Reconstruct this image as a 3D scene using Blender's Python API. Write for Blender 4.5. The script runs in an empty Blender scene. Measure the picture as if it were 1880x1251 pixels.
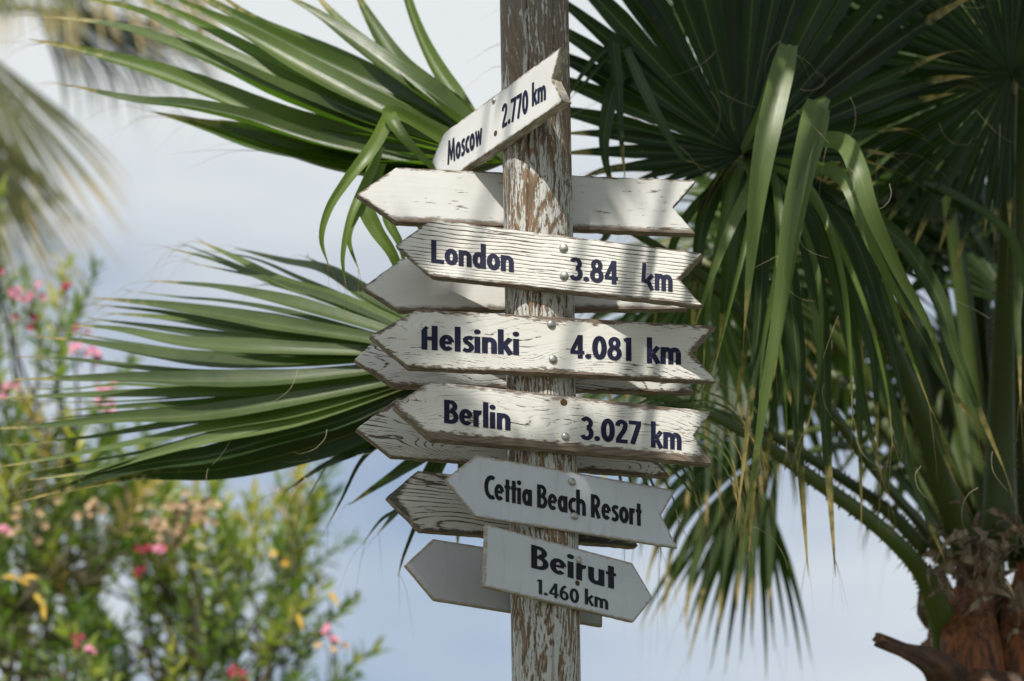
import bpy, math, random
import numpy as np
from mathutils import Vector, Matrix, noise as mnoise

# ------------------------------------------------------------------ camera
SC = bpy.context.scene
W0, H0 = 1880.0, 1251.0
DIST, PITCH, CAMZ = 8.0, math.radians(20.0), 1.6
cp, sp = math.cos(PITCH), math.sin(PITCH)
CAM = Vector((0, -DIST * cp, CAMZ))
FWD = Vector((0, cp, sp)); RGT = Vector((1, 0, 0)); UPV = Vector((0, -sp, cp))
cam_d = bpy.data.cameras.new('camera'); cam = bpy.data.objects.new('camera', cam_d)
SC.collection.objects.link(cam); SC.camera = cam
cam.location = CAM; cam.rotation_euler = (math.radians(90) + PITCH, 0, 0)
cam_d.sensor_width = 36.0; cam_d.lens = 36.0 * DIST / 1.88
cam_d.clip_start = 0.05; cam_d.clip_end = 3000
cam_d.dof.use_dof = True; cam_d.dof.focus_distance = 7.95
cam_d.dof.aperture_fstop = (cam_d.lens / 1000.0) / 0.047
cam_d.dof.aperture_blades = 9

# ------------------------------------------------------------------ sky and sun
SUN_AZ, SUN_EL = math.radians(22), math.radians(50)     # azimuth to the left of the camera's back
SUND = Vector((-math.sin(SUN_AZ) * math.cos(SUN_EL), -math.cos(SUN_AZ) * math.cos(SUN_EL), math.sin(SUN_EL)))
world = bpy.data.worlds.new('World'); SC.world = world; world.use_nodes = True
nt = world.node_tree; nt.nodes.clear()
def N(nt, t, **kw):
    n = nt.nodes.new(t)
    for k, v in kw.items(): setattr(n, k, v)
    return n
wo = N(nt, 'ShaderNodeOutputWorld'); bg = N(nt, 'ShaderNodeBackground'); bg.inputs[1].default_value = 0.12
sky = N(nt, 'ShaderNodeTexSky', sky_type='NISHITA', sun_disc=False)
sky.sun_elevation = SUN_EL; sky.sun_rotation = math.pi + SUN_AZ
sky.air_density = 1.0; sky.dust_density = 1.2; sky.ozone_density = 1.2
tc = N(nt, 'ShaderNodeTexCoord'); mp = N(nt, 'ShaderNodeMapping')
mp.inputs['Scale'].default_value = (1, 1, 2.6); mp.inputs['Location'].default_value = (9.1, 0.2, 0.7)
nz = N(nt, 'ShaderNodeTexNoise'); nz.inputs['Scale'].default_value = 4.2; nz.inputs['Detail'].default_value = 5
nz.inputs['Roughness'].default_value = 0.5; nz.inputs['Distortion'].default_value = 0.3
cr = N(nt, 'ShaderNodeValToRGB'); cr.color_ramp.elements[0].position = 0.37; cr.color_ramp.elements[1].position = 0.66
cr.color_ramp.elements[0].color = (0.16, 0.16, 0.16, 1); cr.color_ramp.elements[1].color = (0.97, 0.97, 0.97, 1)
mx = N(nt, 'ShaderNodeMixRGB'); mx.inputs[2].default_value = (6.7, 6.98, 7.05, 1)
L = nt.links.new
L(tc.outputs['Generated'], mp.inputs[0]); L(mp.outputs[0], nz.inputs['Vector']); L(nz.outputs[0], cr.inputs[0])
L(cr.outputs[0], mx.inputs[0]); L(sky.outputs[0], mx.inputs[1]); L(mx.outputs[0], bg.inputs[0]); L(bg.outputs[0], wo.inputs[0])
sl = bpy.data.lights.new('sun', 'SUN'); sl.energy = 5.0; sl.angle = math.radians(0.53); sl.color = (1, 0.955, 0.88)
so = bpy.data.objects.new('sun', sl); SC.collection.objects.link(so)
so.rotation_euler = SUND.to_track_quat('Z', 'Y').to_euler(); so.location = SUND * 30
SC.view_settings.view_transform = 'Standard'; SC.view_settings.look = 'None'
SC.view_settings.gamma = 1; SC.view_settings.use_curve_mapping = False; SC.view_settings.exposure = 0.0
SC.render.engine = 'CYCLES'; SC.cycles.use_denoising = True
SC.cycles.max_bounces = 8; SC.cycles.transmission_bounces = 6; SC.cycles.transparent_max_bounces = 6

# ------------------------------------------------------------------ helpers
COL = SC.collection
R = random.Random(7)
def ray(u, v):
    return FWD * DIST + RGT * ((u - W0 / 2) * 0.001) - UPV * ((v - H0 / 2) * 0.001)
def at(u, v, Y=0.0):
    d = ray(u, v); return CAM + d * ((Y - CAM.y) / d.y)
def onplane(u, v, p, n):
    d = ray(u, v); return CAM + d * ((p - CAM).dot(n) / d.dot(n))
def mesh_obj(name, V, F, mats, parent=None, uv=None, smooth=False, tint=None, edge=None, midx=None):
    me = bpy.data.meshes.new(name)
    me.from_pydata([tuple(v) for v in V], [], [tuple(f) for f in F]); 
    if uv is not None:
        ul = me.uv_layers.new(name='UVMap'); li = np.empty(len(me.loops), dtype=np.int32)
        me.loops.foreach_get('vertex_index', li)
        ul.data.foreach_set('uv', np.asarray(uv, dtype=np.float32)[li].ravel())
    for nm, arr in (('tint', tint), ('edge', edge)):
        if arr is not None:
            a = me.attributes.new(nm, 'FLOAT', 'POINT'); a.data.foreach_set('value', np.asarray(arr, dtype=np.float32))
    for m in (mats if isinstance(mats, (list, tuple)) else [mats]): me.materials.append(m)
    if midx is not None: me.polygons.foreach_set('material_index', midx)
    if smooth: me.polygons.foreach_set('use_smooth', [True] * len(me.polygons))
    me.update()
    o = bpy.data.objects.new(name, me); COL.objects.link(o)
    if parent: o.parent = parent
    return o
def empty(name, label, cat, loc=(0, 0, 0), group=None):
    o = bpy.data.objects.new(name, None); COL.objects.link(o); o.location = loc
    o['label'] = label; o['category'] = cat
    if group: o['group'] = group
    bpy.context.view_layer.update()
    return o
class MB:
    """collects vertices / faces / uv / tint"""
    def __init__(s): s.V = []; s.F = []; s.U = []; s.T = []; s.M = []
    def add(s, V, F, U, T=0.5, m=0):
        b = len(s.V); s.V += [tuple(v) for v in V]; s.F += [tuple(i + b for i in f) for f in F]
        s.U += list(U); s.T += (list(T) if hasattr(T, '__len__') else [T] * len(V)); s.M += [m] * len(F)
    def build(s, name, mats, parent=None, smooth=True, origin=(0, 0, 0)):
        ox, oy, oz = origin
        V = [(x - ox, y - oy, z - oz) for x, y, z in s.V]
        o = mesh_obj(name, V, s.F, mats, parent, uv=s.U, tint=s.T, smooth=smooth, midx=s.M)
        return o
def catmull(P, n):
    P = [np.array(p, float) for p in P]; P = [2 * P[0] - P[1]] + P + [2 * P[-1] - P[-2]]
    out = []; m = len(P) - 3
    for k in range(n + 1):
        t = k / n * m; i = min(int(t), m - 1); t -= i
        a, b, c, d = P[i:i + 4]
        out.append(0.5 * ((2 * b) + (c - a) * t + (2 * a - 5 * b + 4 * c - d) * t * t + (-a + 3 * b - 3 * c + d) * t ** 3))
    return np.array(out)
def unit(v): return v / (np.linalg.norm(v) + 1e-12)
def ribbon(mb, pts, width, hint, fold=0.35, wprof=None, tint=0.5, twist=0.0, m=0, cross=4, wob=0.0, t0=0.0):
    """pts: centre line (n,3); width(t) half profile; V folded leaf blade"""
    n = len(pts); T = np.gradient(pts, axis=0)
    V = []; U = []; F = []; k = cross + 1
    h = np.array(hint, float); ph = R.random() * 6
    for i in range(n):
        t = i / (n - 1); tv = unit(T[i]); S = unit(np.cross(tv, h)); Nn = np.cross(S, tv)
        a = twist * t + wob * math.sin(ph + 5 * t)
        S2 = S * math.cos(a) + Nn * math.sin(a); N2 = -S * math.sin(a) + Nn * math.cos(a)
        w = width * wprof(t)
        for j in range(k):
            s = -1 + 2 * j / cross
            fl = fold * (1 + 0.25 * math.sin(ph * 2 + 9 * t))
            p = pts[i] + S2 * (s * w * math.cos(fl)) + N2 * (abs(s) * w * math.sin(fl) + 0.05 * w * math.sin(3.1 * abs(s) * math.pi))
            V.append(p); U.append((j / cross, t0 + (1 - t0) * t))
    for i in range(n - 1):
        for j in range(cross):
            a = i * k + j; F.append((a, a + 1, a + k + 1, a + k))
    mb.add(V, F, U, tint, m)
def tube(mb, P, rad, ns=8, tint=0.5, m=0, flat=1.0, n=None, hint=(0, 0, 1), cap=True):
    P = catmull(P, n or max(4, len(P) * 4)); nn = len(P); T = np.gradient(P, axis=0)
    V = []; U = []; F = []; hh = np.array(hint, float)
    for i in range(nn):
        t = i / (nn - 1); tv = unit(T[i]); S = np.cross(tv, hh)
        if np.linalg.norm(S) < 1e-3: S = np.cross(tv, (0.3, 1, 0.1))
        S = unit(S); Q = np.cross(S, tv); r = rad(t) if callable(rad) else rad
        for j in range(ns):
            a = 2 * math.pi * j / ns
            V.append(P[i] + S * (r * math.cos(a)) + Q * (r * flat * math.sin(a))); U.append((j / ns, t))
    for i in range(nn - 1):
        for j in range(ns):
            a = i * ns + j; b = i * ns + (j + 1) % ns; F.append((a, b, b + ns, a + ns))
    if cap: F.append(tuple(range(ns))[::-1]); F.append(tuple((nn - 1) * ns + j for j in range(ns)))
    mb.add(V, F, U, tint, m); return P

# ------------------------------------------------------------------ materials
def newmat(name):
    m = bpy.data.materials.new(name); m.use_nodes = True; t = m.node_tree; t.nodes.clear()
    out = N(t, 'ShaderNodeOutputMaterial'); b = N(t, 'ShaderNodeBsdfPrincipled'); t.links.new(b.outputs[0], out.inputs[0])
    return m, t, b, out
def ramp(t, stops, src, interp='LINEAR'):
    r = N(t, 'ShaderNodeValToRGB'); r.color_ramp.interpolation = interp
    e = r.color_ramp.elements
    while len(e) < len(stops): e.new(0.5)
    for i, (p, c) in enumerate(stops):
        e[i].position = p; e[i].color = (c, c, c, 1) if not hasattr(c, '__len__') else (*c, 1)
    t.links.new(src, r.inputs[0]); return r.outputs[0]
def math_(t, op, a, b=None, c=None, clamp=False):
    n = N(t, 'ShaderNodeMath', operation=op); n.use_clamp = clamp
    for i, x in enumerate((a, b, c)):
        if x is None: continue
        if isinstance(x, (int, float)): n.inputs[i].default_value = x
        else: t.links.new(x, n.inputs[i])
    return n.outputs[0]
def mixc(t, f, a, b, blend='MIX'):
    n = N(t, 'ShaderNodeMixRGB', blend_type=blend)
    for i, x in enumerate((f, a, b)):
        if isinstance(x, (int, float)): n.inputs[i].default_value = x
        elif isinstance(x, tuple): n.inputs[i].default_value = (*x, 1) if len(x) == 3 else x
        else: t.links.new(x, n.inputs[i])
    return n.outputs[0]
def mapping(t, src, scale, loc=(0, 0, 0), rot=(0, 0, 0)):
    n = N(t, 'ShaderNodeMapping'); n.inputs['Scale'].default_value = scale; n.inputs['Location'].default_value = loc
    n.inputs['Rotation'].default_value = rot
    t.links.new(src, n.inputs[0]); return n.outputs[0]
def noise_(t, vec, scale, detail=4, rough=0.5, dist=0.0):
    n = N(t, 'ShaderNodeTexNoise'); n.inputs['Scale'].default_value = scale; n.inputs['Detail'].default_value = detail
    n.inputs['Roughness'].default_value = rough; n.inputs['Distortion'].default_value = dist
    t.links.new(vec, n.inputs['Vector']); return n.outputs[0]
def bump(t, h, strength, dist, prev=None):
    n = N(t, 'ShaderNodeBump'); n.inputs['Strength'].default_value = strength; n.inputs['Distance'].default_value = dist
    t.links.new(h, n.inputs['Height'])
    if prev is not None: t.links.new(prev, n.inputs['Normal'])
    return n.outputs[0]

def board_mat(name, period=0.007, warp=0.35, knots=0.0, groove=0.5, peel=0.0, edgew=0.010, bottomw=0.0, seed=0.0,
              paint=(0.70, 0.70, 0.67), wood=(0.16, 0.125, 0.095), chips=0.0, clean=False, rim=1.0):
    m, t, b, out = newmat(name)
    obj = N(t, 'ShaderNodeTexCoord').outputs['Object']
    if clean:
        n0 = noise_(t, mapping(t, obj, (3, 3, 6), (seed, 0, 0)), 3, 4)
        n1 = noise_(t, mapping(t, obj, (30, 40, 90), (seed, 0, 0)), 3, 5)
        c = mixc(t, ramp(t, [(0.35, 0), (0.7, 1)], n0), (paint[0] * .93, paint[1] * .93, paint[2] * .92), paint)
        st_ = noise_(t, mapping(t, obj, (60, 1, 7), (seed + 3, 0, 0)), 1.0, 4, 0.6)
        c = mixc(t, ramp(t, [(0.55, 0), (0.8, 0.42)], st_), c, (0.36, 0.33, 0.28))
        sp_ = noise_(t, mapping(t, obj, (260, 1, 260)), 1.0, 2, 0.5)
        c = mixc(t, ramp(t, [(0.70, 0), (0.74, 0.6)], sp_), c, (0.22, 0.18, 0.13))
        at_ = N(t, 'ShaderNodeAttribute', attribute_name='edge').outputs['Fac']
        e = math_(t, 'ADD', at_, math_(t, 'MULTIPLY', math_(t, 'SUBTRACT', n1, 0.5), 0.012))
        w = ramp(t, [(0.0, 1), (0.0016, 0)], e)
        c = mixc(t, w, c, (0.33, 0.28, 0.21))
        t.links.new(c, b.inputs['Base Color']); b.inputs['Roughness'].default_value = 0.5
        t.links.new(bump(t, n1, 0.08, 0.001), b.inputs['Normal'])
        return m
    p = mapping(t, obj, (1, 1, 1), (seed, seed * 0.3, seed * 0.7))
    # slow warp of the growth rings: cathedral figures where it is strong
    low = noise_(t, mapping(t, p, (2.2, 1, 9)), 1.0, 2, 0.4)
    mid = noise_(t, mapping(t, p, (14, 1, 60)), 1.0, 3, 0.5)
    sep = N(t, 'ShaderNodeSeparateXYZ'); t.links.new(p, sep.inputs[0]); z = sep.outputs['Z']
    k1 = math_(t, 'MULTIPLY', math_(t, 'SUBTRACT', low, 0.5), warp * 0.22)
    k2 = math_(t, 'MULTIPLY', math_(t, 'SUBTRACT', mid, 0.5), 0.0065)
    h = math_(t, 'ADD', math_(t, 'ADD', z, k1), k2)
    if knots:
        kn = noise_(t, mapping(t, p, (5, 1, 16), (1.3, 0, 2.0)), 1.0, 0.5, 0.3)
        h = math_(t, 'ADD', h, math_(t, 'MULTIPLY', math_(t, 'POWER', kn, 3.0), knots * 0.25))
    ring = math_(t, 'SINE', math_(t, 'MULTIPLY', h, 2 * math.pi / period))
    ring = math_(t, 'MULTIPLY_ADD', ring, 0.5, 0.5)
    streak = noise_(t, mapping(t, p, (16, 1, 330)), 1.0, 4, 0.6)     # short horizontal dashes
    patch = noise_(t, mapping(t, p, (5, 1, 14), (4, 0, 1)), 1.0, 4, 0.6)
    ragged = noise_(t, mapping(t, p, (60, 1, 220)), 1.0, 5, 0.62)
    at_ = N(t, 'ShaderNodeAttribute', attribute_name='edge').outputs['Fac']
    # grooves
    brk = noise_(t, mapping(t, p, (26, 1, 150), (2, 0, 5)), 1.0, 5, 0.7)
    g = math_(t, 'MULTIPLY', math_(t, 'POWER', ring, 7.0), math_(t, 'MULTIPLY_ADD', math_(t, 'SUBTRACT', brk, 0.5), 3.6, 0.78))
    g = math_(t, 'ADD', g, math_(t, 'MULTIPLY', math_(t, 'SUBTRACT', streak, 0.5), 1.9))
    g = math_(t, 'ADD', g, math_(t, 'MULTIPLY', math_(t, 'SUBTRACT', patch, 0.52), 2.2))
    thr = (1.55 - 1.25 * groove) * 0.5
    gm = ramp(t, [(0.0, 0), (thr, 0), (thr + 0.03, 1)], math_(t, 'MULTIPLY', g, 0.5))
    # peeled zones (edges, bottom band, patches)
    rg = math_(t, 'MULTIPLY', math_(t, 'SUBTRACT', ragged, 0.5), 0.026 * (0.4 + 0.6 * rim))
    pt = math_(t, 'MULTIPLY', math_(t, 'SUBTRACT', patch, 0.46), 0.055 * rim)
    e = math_(t, 'ADD', math_(t, 'ADD', at_, rg), pt)
    em = ramp(t, [(0.0, 1), (edgew, 1), (edgew + 0.0012, 0)], e)
    bands = em
    if bottomw:
        a2 = N(t, 'ShaderNodeAttribute', attribute_name='tint').outputs['Fac']
        e2 = math_(t, 'ADD', math_(t, 'ADD', a2, math_(t, 'MULTIPLY', rg, 0.9)), math_(t, 'MULTIPLY', pt, 0.5))
        em2 = ramp(t, [(0.0, 1), (bottomw, 1), (bottomw + 0.0012, 0)], e2)
        bands = math_(t, 'MAXIMUM', em, em2)
    if chips:
        ch = noise_(t, mapping(t, p, (22, 1, 190), (9, 0, 3)), 1.0, 5, 0.66)
        e3 = math_(t, 'ADD', ch, math_(t, 'MULTIPLY', patch, 0.35))
        cm = ramp(t, [(0.0, 0), (0.905 - 0.10 * chips, 0), (0.915 - 0.10 * chips, 1)], e3)
        bands = math_(t, 'MAXIMUM', bands, cm)
    if peel:
        pm = ramp(t, [(0.0, 0), (0.70 - peel * 0.2, 0), (0.71 - peel * 0.2, 1)], math_(t, 'ADD', math_(t, 'MULTIPLY', ragged, 0.5), math_(t, 'MULTIPLY', patch, 0.5)))
        bands = math_(t, 'MAXIMUM', bands, pm)
    fine = noise_(t, mapping(t, p, (30, 1, 900)), 1.0, 3, 0.6)
    wc = mixc(t, fine, (wood[0] * 0.62, wood[1] * 0.6, wood[2] * 0.58), (wood[0] * 1.75, wood[1] * 1.75, wood[2] * 1.75))
    wc = mixc(t, math_(t, 'MULTIPLY', math_(t, 'POWER', ring, 3.0), 0.5), wc, (wood[0] * 0.4, wood[1] * 0.36, wood[2] * 0.33))
    dirt = noise_(t, mapping(t, p, (7, 1, 20)), 1.0, 5, 0.6)
    pc = mixc(t, ramp(t, [(0.3, 0), (0.75, 1)], dirt), (paint[0] * .90, paint[1] * .89, paint[2] * .86), paint)
    faint = math_(t, 'MULTIPLY', math_(t, 'POWER', ring, 4.0), 0.03 + 0.34 * groove * groove)
    pc = mixc(t, faint, pc, (paint[0] * .55, paint[1] * .52, paint[2] * .47))
    c = mixc(t, gm, pc, mixc(t, brk, (0.05, 0.042, 0.034), (0.19, 0.155, 0.12)))
    c = mixc(t, bands, c, wc)
    t.links.new(c, b.inputs['Base Color'])
    rr = math_(t, 'MULTIPLY_ADD', bands, 0.3, 0.55); t.links.new(rr, b.inputs['Roughness'])
    b.inputs['Specular IOR Level'].default_value = 0.3
    hgt = math_(t, 'SUBTRACT', math_(t, 'MULTIPLY', math_(t, 'MAXIMUM', gm, bands), -1.0), math_(t, 'MULTIPLY', math_(t, 'POWER', ring, 4.0), 0.05 + 0.8 * groove * groove))
    hgt = math_(t, 'ADD', hgt, math_(t, 'MULTIPLY', fine, 0.3))
    t.links.new(bump(t, hgt, 0.6, 0.0009), b.inputs['Normal'])
    return m
def edge_mat(name, c=(0.20, 0.155, 0.11), c2=(0.42, 0.38, 0.32)):
    m, t, b, out = newmat(name)
    obj = N(t, 'ShaderNodeTexCoord').outputs['Object']
    n = noise_(t, mapping(t, obj, (25, 90, 90)), 1.0, 6, 0.65); n2 = noise_(t, mapping(t, obj, (8, 300, 300)), 1.0, 3, 0.6)
    c_ = mixc(t, ramp(t, [(0.44, 0), (0.62, 1)], n), c, c2); c_ = mixc(t, math_(t, 'MULTIPLY', n2, 0.5), c_, (c[0] * .5, c[1] * .5, c[2] * .5))
    t.links.new(c_, b.inputs['Base Color']); b.inputs['Roughness'].default_value = 0.85
    t.links.new(bump(t, n2, 0.5, 0.001), b.inputs['Normal'])
    return m

def post_mat():
    m, t, b, out = newmat('weathered_post')
    obj = N(t, 'ShaderNodeTexCoord').outputs['Object']
    sep = N(t, 'ShaderNodeSeparateXYZ'); t.links.new(obj, sep.inputs[0])
    # flatten the curved face: use the angle as the cross coordinate
    uvn = N(t, 'ShaderNodeUVMap').outputs[0]                      # u = arc metres, v = height metres
    fib = noise_(t, mapping(t, uvn, (620, 14, 1)), 1.0, 4, 0.65)
    rag = noise_(t, mapping(t, uvn, (330, 75, 1)), 1.0, 8, 0.75, 0.6)
    big = noise_(t, mapping(t, uvn, (58, 8.5, 1), (3, 1.1, 0)), 1.0, 7, 0.68, 1.2)
    su = N(t, 'ShaderNodeSeparateXYZ'); t.links.new(uvn, su.inputs[0])
    warp = noise_(t, mapping(t, uvn, (9, 2.4, 1), (0.5, 2.2, 0)), 1.0, 2, 0.45, 0.2)
    rr = math_(t, 'ADD', math_(t, 'ADD', su.outputs[0], math_(t, 'MULTIPLY', warp, 0.24)), math_(t, 'MULTIPLY', rag, 0.006))
    ring = math_(t, 'MULTIPLY_ADD', math_(t, 'SINE', math_(t, 'MULTIPLY', rr, 2 * math.pi / 0.0125)), 0.5, 0.5)
    # less paint high up on the post
    hz = ramp(t, [(0.0, 0.02), (0.5, 0.0), (1.0, -0.14)], math_(t, 'MULTIPLY_ADD', su.outputs[1], 1.0, -4.0))
    s = math_(t, 'ADD', math_(t, 'MULTIPLY', rag, 0.56), math_(t, 'MULTIPLY', big, 0.80))
    s = math_(t, 'ADD', s, math_(t, 'MULTIPLY', ring, -0.075))
    s = math_(t, 'ADD', s, -0.040)
    hx = math_(t, 'MULTIPLY', math_(t, 'SUBTRACT', 4.55, su.outputs[1]), 0.16)
    hx = math_(t, 'MAXIMUM', math_(t, 'MINIMUM', hx, 0.0), -0.06)
    s = math_(t, 'ADD', s, hx)
    pm = ramp(t, [(0.0, 0), (0.590, 0), (0.596, 1)], s)
    wc = mixc(t, ramp(t, [(0.25, 0), (0.75, 1)], fib), (0.115, 0.075, 0.045), (0.37, 0.265, 0.165))
    wc = mixc(t, ramp(t, [(0.4, 0), (0.7, 0.75)], big), wc, (0.30, 0.18, 0.085))
    wc = mixc(t, math_(t, 'MULTIPLY', math_(t, 'POWER', ring, 3.0), 0.55), wc, (0.055, 0.042, 0.032))
    gm = math_(t, 'MINIMUM', math_(t, 'MAXIMUM', math_(t, 'MULTIPLY_ADD', su.outputs[1], 2.2, -10.3), 0.0), 0.7)
    wc = mixc(t, gm, wc, mixc(t, fib, (0.09, 0.08, 0.068), (0.30, 0.265, 0.22)))
    pc = mixc(t, rag, (0.42, 0.43, 0.41), (0.62, 0.62, 0.58))
    crk = ramp(t, [(0.0, 1), (0.30, 1), (0.335, 0)], fib)
    pc = mixc(t, math_(t, 'MULTIPLY', crk, 0.6), pc, (0.2, 0.17, 0.13))
    c = mixc(t, pm, wc, pc)
    t.links.new(c, b.inputs['Base Color']); b.inputs['Roughness'].default_value = 0.8; b.inputs['Specular IOR Level'].default_value = 0.25
    hgt = math_(t, 'ADD', math_(t, 'MULTIPLY', pm, 0.8), math_(t, 'ADD', math_(t, 'MULTIPLY', fib, 0.9), math_(t, 'MULTIPLY', ring, -0.35)))
    t.links.new(bump(t, hgt, 0.9, 0.0016), b.inputs['Normal'])
    return m

def leaf_mat(name, spec=0.30, dark=(0.005, 0.014, 0.003), light=(0.052, 0.095, 0.016), tip=(0.30, 0.21, 0.055), tipstart=0.80, trans=0.22, rough=0.34, blue=0.25):
    m, t, b, out = newmat(name)
    uv = N(t, 'ShaderNodeUVMap').outputs[0]; su = N(t, 'ShaderNodeSeparateXYZ'); t.links.new(uv, su.inputs[0])
    tint = N(t, 'ShaderNodeAttribute', attribute_name='tint').outputs['Fac']
    obj = N(t, 'ShaderNodeTexCoord').outputs['Object']
    vein = noise_(t, mapping(t, uv, (34, 0.8, 1)), 1.0, 3, 0.6)
    cl = noise_(t, mapping(t, obj, (5, 5, 5)), 1.0, 4, 0.6)
    cl2 = noise_(t, mapping(t, obj, (40, 40, 40)), 1.0, 3, 0.6)
    f = math_(t, 'ADD', math_(t, 'MULTIPLY', tint, 0.75), math_(t, 'MULTIPLY', math_(t, 'SUBTRACT', cl, 0.5), 0.8), clamp=True)
    c = mixc(t, f, dark, light)
    c = mixc(t, math_(t, 'MULTIPLY', cl, blue), c, (0.014, 0.034, 0.018))
    c = mixc(t, math_(t, 'MULTIPLY', math_(t, 'SUBTRACT', vein, 0.25), 0.55, clamp=True), c, mixc(t, 0.5, c, mixc(t, 1.0, c, (2.2, 2.1, 1.9), 'MULTIPLY')))
    # pale midrib
    mid = ramp(t, [(0.0, 1), (0.035, 0.0)], math_(t, 'ABSOLUTE', math_(t, 'SUBTRACT', su.outputs[0], 0.5)))
    c = mixc(t, math_(t, 'MULTIPLY', mid, 0.5), c, (0.22, 0.25, 0.08))
    tp = math_(t, 'ADD', su.outputs[1], math_(t, 'MULTIPLY', math_(t, 'SUBTRACT', cl2, 0.5), 0.35))
    tm = ramp(t, [(0.0, 0), (tipstart, 0), (min(1.0, tipstart + 0.14), 1)], tp)
    c = mixc(t, tm, c, mixc(t, cl2, tip, (0.42, 0.33, 0.17)))
    spt = ramp(t, [(0.0, 0), (0.69, 0), (0.73, 0.8)], cl2)
    c = mixc(t, math_(t, 'MULTIPLY', spt, 0.5), c, (0.14, 0.10, 0.035))
    t.links.new(c, b.inputs['Base Color'])
    t.links.new(math_(t, 'MULTIPLY_ADD', cl2, 0.22, rough - 0.08), b.inputs['Roughness'])
    b.inputs['Specular IOR Level'].default_value = spec
    bp = bump(t, vein, 0.35, 0.0012); t.links.new(bp, b.inputs['Normal'])
    tr = N(t, 'ShaderNodeBsdfTranslucent'); tcx = mixc(t, 1.0, c, (1.9, 2.6, 0.7), 'MULTIPLY'); t.links.new(tcx, tr.inputs[0])
    mxs = N(t, 'ShaderNodeMixShader'); mxs.inputs[0].default_value = trans
    t.links.new(b.outputs[0], mxs.inputs[1]); t.links.new(tr.outputs[0], mxs.inputs[2]); t.links.new(mxs.outputs[0], out.inputs[0])
    return m
def plain_mat(name, col, rough=0.6, metal=0.0, var=0.25, scale=40, col2=None, stretch=(1, 1, 1), bumpd=0.001, bs=0.3, spec=0.4):
    m, t, b, out = newmat(name)
    obj = N(t, 'ShaderNodeTexCoord').outputs['Object']
    n = noise_(t, mapping(t, obj, tuple(scale * s for s in stretch)), 1.0, 5, 0.6)
    c2 = col2 or tuple(x * (1 - var) for x in col)
    c = mixc(t, ramp(t, [(0.35, 0), (0.65, 1)], n), c2, col); t.links.new(c, b.inputs['Base Color'])
    b.inputs['Roughness'].default_value = rough; b.inputs['Metallic'].default_value = metal; b.inputs['Specular IOR Level'].default_value = spec
    t.links.new(bump(t, n, bs, bumpd), b.inputs['Normal'])
    return m

M_LEAF = leaf_mat('palm_leaf')  # green darkened so the crown's shade is partly in the leaf colour
M_LEAF_DRY = leaf_mat('palm_leaf_dry_tips', dark=(0.010, 0.025, 0.006), light=(0.09, 0.13, 0.028), tipstart=0.78)
M_LEAF_LIT_PALE = leaf_mat('palm_leaf_lit_pale', spec=0.4, dark=(0.028, 0.048, 0.020), light=(0.205, 0.265, 0.090), trans=0.27, rough=0.31, blue=0.35, tipstart=0.86)  # lit copy of the palm leaf: sunlight painted into a paler colour
M_LEAF_OLIVE = leaf_mat('palm_leaf_olive', dark=(0.014, 0.022, 0.007), light=(0.125, 0.125, 0.035), trans=0.2, rough=0.45, blue=0.0, tipstart=0.66)
M_LEAF_LIT_GREEN = leaf_mat('palm_leaf_lit_green', spec=0.4, dark=(0.020, 0.040, 0.010), light=(0.165, 0.235, 0.045), trans=0.30, rough=0.30, blue=0.2, tipstart=0.84)  # greener lit copy, brightened for fans and straps meant to look sunlit
M_PET = leaf_mat('palm_petiole', dark=(0.018, 0.032, 0.008), light=(0.11, 0.16, 0.025), tip=(0.06, 0.10, 0.03), tipstart=0.99, trans=0.0, rough=0.42, blue=0.1)
M_THORN = plain_mat('thorn', (0.20, 0.085, 0.03), 0.5, scale=60)
M_FIBRE = plain_mat('leaf_fibre', (0.50, 0.43, 0.28), 0.7, scale=30)
M_HUSK = plain_mat('dry_husk', (0.36, 0.28, 0.19), 0.8, scale=34, col2=(0.09, 0.055, 0.032), stretch=(1.6, 1.6, 0.3), bs=0.8, bumpd=0.004)
M_BOOT = plain_mat('leaf_base_boot', (0.33, 0.11, 0.030), 0.6, scale=60, col2=(0.030, 0.015, 0.009), stretch=(1.6, 1.6, 0.12), bs=0.9, bumpd=0.006)
M_TRUNK = plain_mat('trunk_bark', (0.15, 0.105, 0.07), 0.9, scale=22, col2=(0.035, 0.026, 0.018), stretch=(1, 1, 0.5), bs=0.9, bumpd=0.01)
M_STUB = plain_mat('cut_stub', (0.13, 0.065, 0.03), 0.7, scale=24, col2=(0.028, 0.018, 0.012), stretch=(0.4, 1, 1), bs=0.7, bumpd=0.005)
def ink_mat(name, col, wear):
    m, t, b, out = newmat(name); obj = N(t, 'ShaderNodeTexCoord').outputs['Object']
    n1 = noise_(t, mapping(t, obj, (26, 1, 300)), 1.0, 5, 0.65); n2 = noise_(t, mapping(t, obj, (9, 1, 14)), 1.0, 3, 0.5)
    c = mixc(t, ramp(t, [(0.35, 0), (0.7, 1)], n2), col, tuple(x * 2.6 + .006 for x in col))
    w = math_(t, 'ADD', n1, math_(t, 'MULTIPLY', math_(t, 'SUBTRACT', n2, 0.5), 0.5))
    c = mixc(t, ramp(t, [(0.0, 0), (0.73 - wear, 0), (0.755 - wear, 1)], w), c, (0.42, 0.40, 0.36))
    t.links.new(c, b.inputs['Base Color']); b.inputs['Roughness'].default_value = 0.6; b.inputs['Specular IOR Level'].default_value = 0.2
    t.links.new(bump(t, n1, 0.3, 0.0006), b.inputs['Normal']); return m
M_INK = ink_mat('navy_lettering', (0.004, 0.005, 0.020), 0.03)
M_BLACK = ink_mat('black_lettering', (0.004, 0.005, 0.010), -0.02)
M_STEEL = plain_mat('rivet_steel', (0.50, 0.50, 0.48), 0.42, metal=0.75, scale=120, col2=(0.28, 0.26, 0.23), bs=0.2)
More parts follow.
